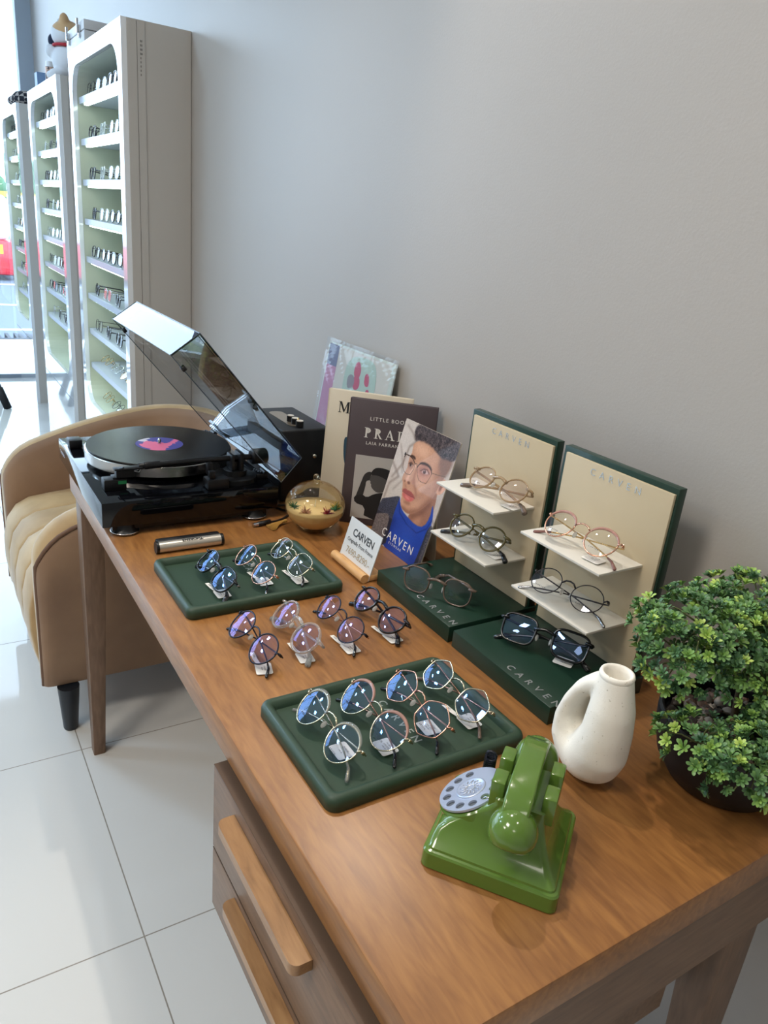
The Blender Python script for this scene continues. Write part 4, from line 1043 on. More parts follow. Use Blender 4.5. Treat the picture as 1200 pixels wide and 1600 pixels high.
    put(pip(R1_[:-1]), (196,120,112), 0.5, 0.22); put(pip(L1_[:-1]), (190,150,140), 0.5, 0.15)
    for q in (R1_, L1_): put(line(q, 1.1), (92,70,54), 0.35, 0.95)
    put(line(R1_[0:7], 2.2), (58,42,36), 0.4, 0.95); put(line(L1_[0:5], 2.0), (58,42,36), 0.4, 0.95)
    put(line([(69.7,178),(75,180.5),(80,176)], 1.3), (92,70,54), 0.35, 1); put(line([(127.2,178.2),(148,180.5),(168,184)], 1.3), (110,84,62), 0.35, 1)
    put(ell(31,187,2.4,3), (40,36,36), 0.5, 1)
    n3 = blur(rg.normal(0, 1, X.shape), 0.6)
    img[:] = np.clip(img*(1+0.05*n3[..., None]), 0, 255)
    me = bpy.data.meshes.new(name)
    co_ = np.stack([X.ravel()/1000, Y.ravel()/1000, np.full(X.size, 0.0003)], 1)
    ii = np.arange(nx*nyy).reshape(nyy, nx); fq = np.stack([ii[:-1,:-1].ravel(), ii[:-1,1:].ravel(), ii[1:,1:].ravel(), ii[1:,:-1].ravel()], 1)
    me.from_pydata(co_.tolist(), [], fq.tolist())
    lin = img.reshape(-1, 3)/255.0; lin = np.where(lin <= 0.04045, lin/12.92, ((lin+0.055)/1.055)**2.4)
    at_ = me.color_attributes.new('ink', 'FLOAT_COLOR', 'POINT')
    at_.data.foreach_set('color', np.concatenate([lin, np.ones((len(lin), 1))], 1).ravel())
    mt = M('printed_ink', (200,200,200), 0.35, coat=0.25); nt = mt.node_tree
    an = nt.nodes.new('ShaderNodeAttribute'); an.attribute_name = 'ink'; nt.links.new(an.outputs['Color'], nt.nodes['Principled BSDF'].inputs['Base Color'])
    return link(name, me, mt, parent)
print_portrait('printed_portrait', 179.5, 252.0, 0.75, cc)
lettering('card_lettering', 'CARVEN', 0.0232, M('print_white', (225,222,216), 0.5), cc, Matrix.Translation((0.092, 0.0262, 0.0006)), 1.38)
lettering('card_lettering', 'EYEWEAR', 0.0072, M('print_white', (225,222,216), 0.5), cc, Matrix.Translation((0.090, 0.0135, 0.0006)), 1.6)

# ------------------------------------------------------------------ price sign
pine = wood('pine', (196,146,92), (216,170,114), (228,188,134), 'Y', 0.45, 0.1)
sg = thing('price_sign', 'small white price sign in a wooden holder, reading 7690-8290', 'sign', (0.650, 1.062, D))
bm = bmesh.new(); tube(bm, [(-0.014, 0.0575, 0.0085), (-0.014, -0.0575, 0.0085)], 0.0083, 24); fin(bm, 'front_roll', pine, sg, auto=40)
bm = bmesh.new(); box(bm, -0.0045, 0.024, -0.056, 0.050, 0.0005, 0.0125, bev=0.003); fin(bm, 'foot_block', pine, sg, auto=40)
a = Vector((0,-1,0)); u = Vector((0.022,0,0.080)).normalized(); nn = a.cross(u)
o3 = Vector((-0.0058, 0.0555, 0.0015)); sm_ = frame_mat(o3, a, u, nn)
bm = bmesh.new(); box(bm, 0, 0.111, 0, 0.084, -0.0016, 0.0); xform(bm, sm_); fin(bm, 'sign_plate', M('sign_white', (222,228,232), 0.2, coat=0.6), sg)
T_ = lambda x, y: sm_ @ Matrix.Translation((x, y, 0.0004))
lettering('sign_lettering', 'CARVEN', 0.0200, M('print_grey', (70,74,80), 0.5), sg, T_(0.058, 0.0605), 0.95, bold=0.0003)
lettering('sign_lettering', 'Originally From France', 0.0104, M('print_grey', (70,74,80), 0.5), sg, T_(0.0555, 0.0440), 0.95)
lettering('sign_lettering', '7690-8290.-', 0.0180, M('print_gold', (176,160,132), 0.5), sg, T_(0.058, 0.0245), 0.98)

# ================================================================== TRAYS
green = M('leather_green', (44,66,50), 0.5, bump=(420, 0.12, 0.0006), coat=0.08)
def tray(x0, x1, y0, y1, label):
    cx, cy = (x0+x1)/2, (y0+y1)/2; hx_, hy_ = (x1-x0)/2, (y1-y0)/2
    t = thing('display_tray', label, 'tray', (cx, cy, D), 'green leather display trays')
    sec = [(0.0, 0.001), (0.0, 0.012), (0.002, 0.017), (0.007, 0.0195), (0.012, 0.0175), (0.0155, 0.012), (0.0165, 0.0085)]
    bm = bmesh.new(); rings = []
    for ins, z in [(0.003, 0.0)]+sec:
        r = max(0.004, 0.014-ins*0.6)
        rings.append([Vector((x, y, z)) for x, y in rrect(hx_-ins, hy_-ins, r, 6)])
    vr = loft(bm, rings, cap=False); bm.faces.new(vr[0][::-1]); 
    fin(bm, 'tray_rim', green, t, smooth=True, normals=True)
    boxo('tray_floor', (-hx_+0.0150, hx_-0.0150, -hy_+0.0150, hy_-0.0150, 0.0045, 0.0086), green, t)
    lettering('tray_lettering', 'CARVEN', 0.0160, M('print_silver', (168,176,170), 0.35, metal=0.3), t, frame_mat((0.011, 0.0, 0.0089), *FLAT), 1.75, bold=0.0002)
    return t
tray(0.3135, 0.5880, 0.988, 1.1905, 'green leather tray holding three pairs of glasses, nearer the turntable')
tray(0.3230, 0.6020, 0.536, 0.7365, 'green leather tray holding four pairs of glasses, nearer the green telephone')

# ================================================================== DISPLAY STANDS
dgreen = M('stand_green', (22,50,38), 0.38, coat=0.1)
beige = M('stand_beige', (192,176,146), 0.55, bump=(300, 0.1, 0.0005)); shelfw = M('stand_shelf', (212,208,198), 0.4)
silv = M('foil_silver', (205,210,210), 0.25, metal=0.7)
def stand(y0, y1, sh, sy0, sy1, label):
    cx, cy = 0.745, (y0+y1)/2; h_ = (y1-y0)/2
    t = thing('display_stand', label, 'display stand', (cx, cy, D), 'green and beige two-shelf display stands')
    boxo('base', (0.656-cx, 0.838-cx, -h_, h_, 0, 0.0275), dgreen, t, 0.0008)
    boxo('back_board', (0.820-cx, 0.835-cx, -h_+0.003, h_-0.003, 0.0278, 0.3125), dgreen, t, 0.001)
    boxo('back_panel', (0.8150-cx, 0.8198-cx, -h_+0.006, h_-0.012, 0.0278, 0.3045), beige, t, 0.0006)
    for z in sh:
        boxo('shelf', (0.7300-cx, 0.8148-cx, sy0-cy, sy1-cy, z-D-0.0035, z-D), shelfw, t, 0.0004)
    lettering('foil_lettering', 'CARVEN', 0.0150, silv, t, frame_mat((0.8145-cx, -0.004, 0.2905), *FACE), 1.95)
    lettering('foil_lettering', 'CARVEN', 0.0165, silv, t, frame_mat((0.6695-cx, (-0.052 if cy > 0.8 else -0.058), 0.0279), *FLAT), 2.0, bold=0.0002)
    return t
stand(0.7805, 0.9955, (0.9191, 0.8301), 0.803, 0.955, 'green and beige two-shelf stand beside the counter card, farther of the two')
stand(0.5560, 0.7700, (0.9152, 0.8272), 0.584, 0.739, 'green and beige two-shelf stand beside the white vase, nearer of the two')
# ================================================================== EYEGLASSES (detailed)
lens_blue = glassy('lens_blue_coat', (0.82,0.87,0.97), refl=(0.36,0.54,1.0), base=0.05, scale=1.0, ior=1.5)
lens_violet = glassy('lens_violet_coat', (0.84,0.80,0.88), refl=(0.50,0.46,1.0), base=0.05, scale=1.0, ior=1.5)
lens_clear = glassy('lens_clear', (0.95,0.96,0.96), refl=(0.85,0.85,1.0), base=0.02, scale=0.9, ior=1.5)
lens_rose = glassy('lens_rose', (0.93,0.87,0.88), refl=(0.95,0.88,0.95), base=0.05, scale=1.1, ior=1.5)
clr = M('acetate_clear', (240,242,240), 0.05, trans=0.85, ior=1.3)
ac_black = M('acetate_black', (16,16,20), 0.15, coat=0.5)
ac_olive = M('acetate_olive', (104,94,52), 0.15, coat=0.4, trans=0.25)
ac_champ = M('acetate_champagne', (188,160,124), 0.1, coat=0.4, trans=0.5)
ac_rose = M('acetate_rose', (206,160,146), 0.1, coat=0.4, trans=0.5)
ac_brown = M('acetate_grey_brown', (116,98,86), 0.12, coat=0.4, trans=0.3)
g_silver = M('metal_silver', (170,172,176), 0.2, metal=1); g_gold = M('metal_gold', (205,170,110), 0.2, metal=1)
g_rose = M('metal_rose', (214,164,140), 0.2, metal=1); g_dark = M('metal_dark', (60,58,60), 0.3, metal=0.9); g_palegold = M('metal_palegold', (212,200,172), 0.18, metal=1)
g_gun = M('metal_gunmetal', (52,56,66), 0.25, metal=0.9)
padm = M('nose_pad', (225,225,222), 0.2, trans=0.6)
tagm = M('tag_paper', (236,233,226), 0.7); tagp = M('tag_print', (100,100,102), 0.6)
def glasses(label, at, yaw, e, surf, shape, w_, h_, front, r, lens, temple, tip, style='metal', open_=False, tagged=True, strip=True, group=None, hz=0.0275, sep=0.075, tagrot=0.0, tag_at=(0.050,-0.004), printed=True, bridge=None, brow=None):
    ce, se = math.cos(e), math.sin(e)
    base = frame_mat((0,0,0), (0,-1,0), (se,0,ce), (-ce,0,se))
    mm = Matrix.Translation((at[0], at[1], surf+hz)) @ Matrix.Rotation(yaw, 4, 'Z') @ base
    t = thing('eyeglasses', label, 'glasses', mat=mm, group=group)
    hs = sep/2; E = hs+w_/2+0.0035
    bm = bmesh.new()
    fl = (1.0, 1.0) if style == 'metal' else (1.0, 0.72)
    for sx in (-1, 1):
        o = [(sx*x+sx*hs, y, -0.0035*((sx*x+sx*hs)/0.06)**2) for x, y in outline(shape, w_, h_, 40)]
        tube(bm, o, r, 8, closed=True, flat=fl)
        # end piece
        ey = 0.010 if style == 'metal' else 0.011
        if style == 'metal':
            tube(bm, [(sx*(hs+w_/2-0.0005), ey-0.004, -0.002), (sx*(E-0.001), ey, -0.003), (sx*E, ey, -0.006)], 0.0013, 8)
            box(bm, sx*E-0.0012, sx*E+0.0012, ey-0.0020, ey+0.0020, -0.0105, -0.0045, bev=0.0004)
        else:
            tube(bm, [(sx*(hs+w_/2-0.006), ey+0.001, -0.0015), (sx*(hs+w_/2), ey+0.0005, -0.002), (sx*(E+0.001), ey, -0.003), (sx*(E+0.0012), ey, -0.007)], [0.0028,0.0034,0.0030,0.0026], 8, flat=(1.0, 0.8))
    gapi = hs-w_/2
    by = h_*0.16
    if style == 'metal':
        tube(bm, [(-gapi-0.0008, by, 0), (-gapi*0.6, by+0.0045, 0.0015), (0, by+0.0058, 0.002), (gapi*0.6, by+0.0045, 0.0015), (gapi+0.0008, by, 0)], 0.0013, 8)
        if bridge == 'double': tube(bm, [(-gapi-0.004, h_*0.40, 0), (0, h_*0.42, 0.001), (gapi+0.004, h_*0.40, 0)], 0.0011, 8)
    else:
        tube(bm, [(-gapi-0.003, by, 0), (-gapi*0.5, by+0.0030, 0.001), (0, by+0.0040, 0.0014), (gapi*0.5, by+0.0030, 0.001), (gapi+0.003, by, 0)], [0.0030,0.0027,0.0026,0.0027,0.0030], 8)
    fr_o = fin(bm, 'frame', front, t, smooth=True)
    if brow is not None:
        bm = bmesh.new()
        for sx in (-1, 1):
            o = outline(shape, w_, h_, 40)[1:20]
            q = [(sx*x+sx*hs, y+0.0006, -0.0035*((sx*x+sx*hs)/0.06)**2) for x, y in o]
            n_ = len(q); tube(bm, q, [0.0010+0.0014*math.sin(PI*k/(n_-1)) for k in range(n_)], 8)
        fin(bm, 'brow_rim', brow, fr_o, smooth=True)
    for sx in (-1, 1):
        bm = bmesh.new(); o = outline(shape, w_-0.0008, h_-0.0008, 40)
        cz = -0.0035*(hs/0.06)**2
        vs = [bm.verts.new((sx*x+sx*hs, y, -0.0035*((sx*x+sx*hs)/0.06)**2)) for x, y in o]
        ringv = [vs]
        for q_ in (0.82, 0.62, 0.42, 0.22):
            ringv.append([bm.verts.new((sx*x*q_+sx*hs, y*q_, -0.0035*((sx*x*q_+sx*hs)/0.06)**2+0.0026*(1-q_*q_))) for x, y in o])
        c = bm.verts.new((sx*hs, 0, cz+0.0026))
        for k in range(40):
            k2 = (k+1) % 40
            for ra, rb_ in zip(ringv, ringv[1:]): bm.faces.new((ra[k], ra[k2], rb_[k2], rb_[k]))
            bm.faces.new((ringv[-1][k], ringv[-1][k2], c))
        for f in bm.faces:
            f.normal_update()
            if f.normal.z < 0: f.normal_flip()
        l_ = fin(bm, 'lens', lens, t, smooth=True, normals=False)
        if printed:
            lettering('lens_print', 'CARVEN', 0.0033, M('lens_print_ink', (50,52,62), 0.6), l_, frame_mat((sx*hs-0.002, -h_*0.30, cz+0.0020), (1,0,0), (0,1,0), (0,0,1)), 1.5)
        # nose pads
        bm = bmesh.new()
        px = sx*(gapi-0.0035)
        if style == 'metal': tube(bm, [(sx*(gapi+0.0005), -0.001, -0.001), (sx*(gapi-0.001), 0.0005, -0.006), (px, -0.002, -0.0075)], 0.0005, 6)
        r0 = bmesh.ops.create_icosphere(bm, subdivisions=2, radius=1.0)
        for v in r0['verts']: v.co = Matrix.Rotation(sx*0.5, 3, 'Y') @ Vector((v.co.x*0.0014, v.co.y*0.0052, v.co.z*0.0032)) + Vector((px, -0.004, -0.0075 if style == 'metal' else -0.003))
        fin(bm, 'nose_pad', padm, t, smooth=True)
        # temples
        k = 0.0 if sx < 0 else 0.0036
        ey = 0.010
        tr = 0.00115 if style == 'metal' else 0.0021
        if open_:
            p = [(0, ey, -0.008), (0.001, ey+0.0005, -0.050), (0.001, ey-0.001, -0.092), (0, ey-0.010, -0.118), (-0.003, ey-0.026, -0.136)]
            fa = 0.0 if sx < 0 else 0.95
            p = [(sx*(E+a_*math.cos(fa)-(-0.008-z_)*math.sin(fa)*1.0), y_, -0.008+(z_+0.008)*math.cos(fa)) for a_, y_, z_ in p]
        else:
            p = [(sx*E, ey, -0.0085), (sx*(E-0.0012), ey, -0.0125-k*0.6), (sx*(E-0.010), ey-0.0004, -0.0145-k), (-sx*0.010, ey-0.010, -0.0155-k), (-sx*0.042, ey-0.018, -0.0155-k), (-sx*0.060, ey-0.024, -0.0145-k), (-sx*0.0725, ey-0.0330, -0.0115-k)]
        n_ = len(p)
        bm = bmesh.new(); tube(bm, p, tr, 8, flat=(1.0, 1.0) if style == 'metal' else (1.0, 1.0)); te = fin(bm, 'temple', temple, t, smooth=True)
        a_, b_ = Vector(p[-2]), Vector(p[-1]); c_ = Vector(p[-3])
        bm = bmesh.new(); tube(bm, [a_.lerp(c_, 0.5), a_, b_, b_+(b_-a_).normalized()*0.0018], [tr*1.3, tr*1.7, tr*2.2, tr*1.2], 8); fin(bm, 'temple_tip', tip, te, smooth=True)
    if tagged:
        tx_, dx_ = tag_at
        up = Vector((0, ce, se)); wx_ = Vector((0, se, -ce)); lx = Vector((1, 0, 0))
        org = lx*tx_+wx_*dx_+up*(-hz+0.0022)
        ty = wx_*math.cos(tagrot)+lx*math.sin(tagrot); txx = lx*math.cos(tagrot)-wx_*math.sin(tagrot)
        tm = frame_mat(org, txx, ty, up)
        bm = bmesh.new(); pts = rrect(0.0140, 0.0115, 0.003, 5)
        loft(bm, [[Vector((x, y, 0)) for x, y in pts], [Vector((x, y, 0.0004)) for x, y in pts]])
        if strip:
            q = [(-0.010,-0.002), (-0.024,-0.006), (-0.040,-0.0085), (-0.0405,-0.0150), (-0.024,-0.0125), (-0.008,-0.008)]
            zz = [0.0003, 0.0010, 0.0022, 0.0022, 0.0010, 0.0003]
            top = [bm.verts.new((x, y, z+0.0003)) for (x, y), z in zip(q, zz)]; bot = [bm.verts.new((x, y, z)) for (x, y), z in zip(q, zz)]
            for i_ in (0, 1): 
                bm.faces.new((top[i_], top[i_+1], top[4-i_], top[5-i_])); bm.faces.new((bot[i_], bot[i_+1], bot[4-i_], bot[5-i_]))
            for i_ in range(6): bm.faces.new((top[i_], top[(i_+1) % 6], bot[(i_+1) % 6], bot[i_]))
        xform(bm, tm); tg_ = fin(bm, 'price_tag', tagm, t)
        for s_, sz, yy in (('M 28190', 0.0030, 0.0055), ('C02 4721', 0.0028, 0.0015), ('140 W', 0.0028, -0.0025)):
            lettering('tag_print', s_, sz, tagp, tg_, tm @ Matrix.Translation((0, yy, 0.0005)), 1.1)
        if strip: lettering('tag_print', '7990.-', 0.0042, tagp, tg_, tm @ Matrix.Translation((-0.0315, -0.0102, 0.0022)) @ Matrix.Rotation(0.18, 4, 'Z'), 1.0)
    return t
E50 = math.radians(50)
TS = D+0.0087
g1 = 'glasses laid out on the green trays and the desk'
# tray nearer the turntable
glasses('black rimmed square glasses, leftmost of three pairs on the tray nearer the turntable', (0.3874,1.0775), 0, E50, TS, 'soft', 0.050, 0.042, ac_black, 0.0019, lens_blue, g_silver, ac_black, 'acetate', group=g1, tag_at=(0.040,-0.002))
glasses('thin rose gold rimmed glasses, middle of three pairs on the tray nearer the turntable', (0.4572,1.0793), 0.02, E50, TS, 'panto', 0.049, 0.045, g_rose, 0.0011, lens_blue, g_silver, ac_black, group=g1, tag_at=(0.026,0.008))
glasses('silver wire glasses nearest the books, on the tray nearer the turntable', (0.5263,1.0845), 0.01, E50, TS, 'soft', 0.048, 0.043, g_palegold, 0.0010, lens_clear, g_silver, ac_black, group=g1, tag_at=(0.046,-0.002))
# row on the desk
glasses('thin dark rimmed round glasses, leftmost in the row between the trays', (0.370,0.8716), 0.03, E50, D, 'panto', 0.050, 0.047, g_gun, 0.0012, lens_violet, g_gun, ac_black, group=g1, tagrot=0.3)
glasses('clear acetate round glasses, second from the left in the row between trays', (0.4388,0.875), -0.03, E50, D, 'round', 0.050, 0.047, clr, 0.0027, lens_violet, clr, clr, 'acetate', group=g1, tagrot=0.1)
glasses('thin dark rimmed glasses with rosy hinges, third from left in the row between trays', (0.5117,0.8712), -0.03, E50, D, 'panto', 0.048, 0.044, g_gun, 0.0011, lens_violet, g_rose, ac_black, group=g1)
glasses('thick black round glasses, rightmost in the row between the two trays', (0.584,0.8725), 0.03, E50, D, 'panto', 0.049, 0.046, ac_black, 0.0024, lens_violet, ac_black, ac_black, 'acetate', group=g1)
# tray nearer the telephone
glasses('clear and pale gold browline glasses, leftmost of four on the tray nearer the telephone', (0.3687,0.6371), 0, E50, TS, 'panto', 0.049, 0.047, g_palegold, 0.0010, lens_blue, g_palegold, clr, group=g1, strip=False, tag_at=(0.024,0.010), brow=clr)
glasses('rose gold browline glasses, second from left on the tray nearer the telephone', (0.4295,0.6335), 0, E50, TS, 'panto', 0.051, 0.048, g_palegold, 0.0010, lens_blue, g_rose, ac_black, group=g1, strip=False, tag_at=(0.036,0.000), brow=ac_rose)
glasses('gold angular wire glasses, third from left on the tray nearer the telephone', (0.4925,0.631), -0.06, E50, TS, 'hex', 0.052, 0.048, g_rose, 0.0010, lens_blue, g_rose, ac_black, group=g1, strip=False, tag_at=(0.024,0.008), bridge=None)
glasses('gold angular wire glasses with raised bridge, rightmost on the tray nearer the telephone', (0.5551,0.6334), 0, E50, TS, 'hex', 0.049, 0.046, g_palegold, 0.0010, lens_blue, g_rose, ac_brown, group=g1, tag_at=(0.038,0.000))
# stands
g2 = 'glasses on the two green display stands'
glasses('champagne acetate round glasses on the top shelf of the farther stand', (0.7731,0.8518), math.radians(6), math.radians(48), 0.9191, 'round', 0.047, 0.043, ac_champ, 0.0019, lens_rose, ac_champ, ac_brown, 'acetate', group=g2, strip=False, sep=0.070, tag_at=(0.040,-0.004))
glasses('olive green acetate glasses on the lower shelf of the farther stand', (0.7549+0.005,0.8700), math.radians(10), math.radians(42), 0.8301, 'panto', 0.046, 0.043, ac_olive, 0.0023, lens_clear, ac_olive, ac_black, 'acetate', group=g2, strip=False, sep=0.067, tag_at=(0.046,0.000), tagrot=0.2)
glasses('grey brown acetate glasses with open temples on the base of the farther stand', (0.6900,0.8685), math.radians(28), math.radians(12), D+0.0276, 'soft', 0.047, 0.042, ac_brown, 0.0019, lens_clear, ac_brown, ac_brown, 'acetate', open_=True, group=g2, strip=False, hz=0.0222, tagged=False)
glasses('rose and gold browline glasses on the top shelf of the nearer stand', (0.7600,0.6560), math.radians(5), math.radians(48), 0.9152, 'panto', 0.048, 0.044, g_rose, 0.0011, lens_clear, g_gold, M('tip_mauve', (120,78,70), 0.2, coat=0.3), group=g2, strip=False, sep=0.072, tag_at=(0.036,-0.006), brow=ac_rose)
glasses('fine dark wire oval glasses on the lower shelf of the nearer stand', (0.7560,0.6560), math.radians(12), math.radians(50), 0.8272, 'round', 0.047, 0.042, g_dark, 0.0008, lens_clear, g_dark, g_silver, group=g2, tagged=False, sep=0.068, bridge=None)
glasses('thick black square glasses on the base of the nearer stand, behind the vase', (0.7384,0.6640), math.radians(28), math.radians(36), D+0.0276, 'square', 0.051, 0.042, ac_black, 0.0026, lens_blue, ac_black, ac_black, 'acetate', group=g2, strip=False, sep=0.078, tag_at=(0.036,-0.004))

# ================================================================== TELEPHONE
pg_ = M('phone_green', (88,118,48), 0.16, coat=0.4)
pgd = M('phone_green', (96,140,44), 0.16)
ph = thing('telephone', 'green retro rotary telephone with silver dial on the near end of the desk', 'telephone', (0.4655, 0.4235, D), rot=(0,0,math.atan2(0.6,0.8)))
secs = [(0.0005,.0632,-.0672,.0672,.008),(0.002,.0645,-.0685,.0685,.009),(0.0185,.0640,-.0680,.0680,.009),(0.0205,.0625,-.0665,.0665,.008),(0.0212,.0600,-.0640,.0640,.007),(0.0235,.0595,-.0635,.0635,.007),
        (0.0260,.0560,-.0615,.0630,.007),(0.030,.0510,-.0575,.0625,.007),(0.036,.0455,-.0530,.0600,.007),(0.043,.0410,-.0490,.0530,.007),(0.051,.0375,-.0455,.0420,.007),(0.060,.0350,-.0430,.0300,.007),(0.069,.0338,-.0415,.0180,.007),(0.077,.0332,-.0408,.0110,.006),(0.083,.0330,-.0405,.0100,.005),(0.0845,.0315,-.0390,.0085,.004)]
bm = bmesh.new()
loft(bm, [[Vector((x, y, z)) for x, y in rrect(hu, (v1-v0)/2, r, 6, 0, (v0+v1)/2)] for z, hu, v0, v1, r in secs])
fin(bm, 'phone_body', pg_, ph, auto=28)
# cradle prongs
for su in (-1, 1):
    for v0, v1 in ((0.0025, 0.0165), (-0.0480, -0.0345)):
        bm = bmesh.new(); box(bm, su*0.019-0.0115, su*0.019+0.0115, v0-(-0.0), v1, 0.060 if v0 > 0 else 0.070, 0.1010, bev=0.0022); fin(bm, 'cradle_prong', pg_, ph, auto=40)
# round boss in front of the handset
# dial housing and dial
nd = Vector((0,0.52,0.854)); xd = Vector((1,0,0)); yd = nd.cross(xd)
dm = frame_mat((0,0.0345,0.0500), xd, yd, nd)
bm = bmesh.new(); lathe(bm, [(0,-0.020),(0.0400,-0.020),(0.0375,0.004),(0.0360,0.0055),(0.0,0.0058)], 56); xform(bm, dm); fin(bm, 'dial_housing', pg_, ph, auto=35)
silverp = M('dial_silver', (190,200,222), 0.28, metal=0.55)
bm = bmesh.new()
Rd = 0.0355; hr = 0.0048; hc = 0.0270
angs = [math.radians(20+30*k) for k in range(10)]
# plate with real finger holes: outer ring / holes / centre, built by triangulating with holes
def circ(cx, cy, r, n): return [(cx+r*math.cos(2*PI*k/n), cy+r*math.sin(2*PI*k/n)) for k in range(n)]
loops = [circ(0,0,Rd,72)]+[circ(hc*math.cos(a), hc*math.sin(a), hr, 18) for a in angs]
edges = []
allv = []
for lp in loops:
    vs = [bm.verts.new((x, y, 0.0095)) for x, y in lp]; allv.append(vs)
    edges += [bm.edges.new((vs[i], vs[(i+1) % len(vs)])) for i in range(len(vs))]
bmesh.ops.triangle_fill(bm, use_beauty=True, use_dissolve=False, edges=edges)
ret = bmesh.ops.extrude_face_region(bm, geom=bm.faces[:])
for v in [g for g in ret['geom'] if isinstance(g, bmesh.types.BMVert)]: v.co.z -= 0.0022
xform(bm, dm); dl = fin(bm, 'finger_dial', silverp, ph, auto=30)
bm = bmesh.new(); lathe(bm, [(0,0.0062),(Rd-0.001,0.0062),(Rd-0.001,0.0068),(0,0.0070)], 48); xform(bm, dm); fin(bm, 'number_plate', M('dial_dark', (90,96,104), 0.4), ph, auto=30)
bm = bmesh.new(); lathe(bm, [(0.0165,0.0096),(0.0160,0.0108),(0.0148,0.0110),(0.0138,0.0104),(0,0.0106)], 48); xform(bm, dm); hub = fin(bm, 'dial_hub', silverp, dl, smooth=True)
bm = bmesh.new()
for k in range(12):
    a = 2*PI*k/12
    tube(bm, [(0.004*math.cos(a), 0.004*math.sin(a), 0.0108), (0.0085*math.cos(a+0.3), 0.0085*math.sin(a+0.3), 0.0110), (0.0120*math.cos(a), 0.0120*math.sin(a), 0.0108)], 0.0005, 5)
tube(bm, [(0.0045*math.cos(2*PI*k/16), 0.0045*math.sin(2*PI*k/16), 0.0108) for k in range(16)], 0.0005, 5, closed=True)
xform(bm, dm); fin(bm, 'hub_relief', M('dial_relief', (214,216,222), 0.25, metal=0.7), hub, smooth=True)
bm = bmesh.new(); tube(bm, [(-0.0225,-0.0285,0.0098), (-0.0205,-0.0235,0.0108), (-0.0215,-0.0185,0.0104)], 0.0008, 6); xform(bm, dm); fin(bm, 'finger_stop', chrome, ph, smooth=True)
# handset
hv = -0.0140
def bar_ring(u, z, hw, hh):
    return [Vector((u, hv+y, z+zz)) for y, zz in rrect(hw, hh, min(hw, hh)*0.45, 4)]
hset = []
bm = bmesh.new(); rs = []
arc = [(-0.060,0.0830,.0120,.0070), (-0.056,0.0930,.0128,.0072), (-0.049,0.1005,.0132,.0070), (-0.036,0.1055,.0132,.0065), (-0.018,0.1085,.0128,.0062), (0,0.1095,.0126,.0060), (0.018,0.1085,.0128,.0062), (0.036,0.1055,.0132,.0065), (0.047,0.1005,.0132,.0070), (0.053,0.0930,.0128,.0072), (0.057,0.0830,.0120,.0070)]
for i, (u, z, hw, hh) in enumerate(arc):
    a = arc[max(0,i-1)]; c = arc[min(len(arc)-1,i+1)]; t = Vector((c[0]-a[0], 0, c[1]-a[1])).normalized(); n_ = Vector((-t.z, 0, t.x))
    rs.append([Vector((u, hv+y, z))+n_*zz for y, zz in rrect(hw, hh, min(hw, hh)*0.4, 4)])
loft(bm, rs); hso = fin(bm, 'handset_bar', pg_, ph, auto=30)
for su in (-1, 1):
    bm = bmesh.new(); q = []
    R_ = 0.0235
    for k in range(13):
        a = PI/2-k*(PI/2+0.42)/12; q.append((R_*math.cos(a), R_*math.sin(a)))
    q = [(0, R_)]+q[1:]+[(0.0195,-0.0135),(0.0170,-0.0155),(0,-0.0160)]
    lathe(bm, q, 48)
    xform(bm, Matrix.Translation((su*0.0565+(-0.003 if su < 0 else 0), hv-0.001, 0.0770)) @ Matrix.Rotation(-su*0.55, 4, 'Y')); fin(bm, 'ear_piece' if su > 0 else 'mouth_piece', pg_, ph, auto=50)
# bracelet-like coiled cord stub behind the dial
bm = bmesh.new(); q = []
for k in range(150):
    a = k*0.7; s_ = k/150
    cx_ = 0.040+0.020*s_; cz_ = 0.075-0.060*s_
    q.append((cx_+0.0*a, 0.030+0.0055*math.cos(a)+0.004*s_, cz_+0.0055*math.sin(a)))
tube(bm, q, 0.0016, 6); fin(bm, 'coiled_cord', M('cord_black', (22,24,36), 0.4), ph, smooth=True)

# ================================================================== VASE
vz = thing('vase', 'white matte ceramic vase with a hole through its side, behind the telephone', 'vase', (0.632, 0.462, D), rot=(0,0,0.0))
# plane of the vase runs along +Y (handle side) / -Y
balls = []
def lerp(a, b, t): return a+(b-a)*t
def chain(keys, n):
    for (p0, r0), (p1, r1) in zip(keys, keys[1:]):
        for k in range(n):
            t = k/n; balls.append(((lerp(p0[0],p1[0],t), lerp(p0[1],p1[1],t), lerp(p0[2],p1[2],t)), (lerp(r0[0],r1[0],t), lerp(r0[1],r1[1],t), lerp(r0[2],r1[2],t))))
# main column: neck -> belly -> foot
chain([((0,-0.010,0.150),(0.0195,0.0195,0.008)), ((0,-0.012,0.128),(0.0235,0.0225,0.012)), ((0,-0.014,0.105),(0.0290,0.0255,0.016)), ((0,-0.014,0.075),(0.0330,0.0275,0.020)), ((0,-0.008,0.045),(0.0350,0.0340,0.026)), ((0,0.002,0.030),(0.0340,0.0390,0.026)), ((0,0.003,0.027),(0.0320,0.0360,0.025))], 6)
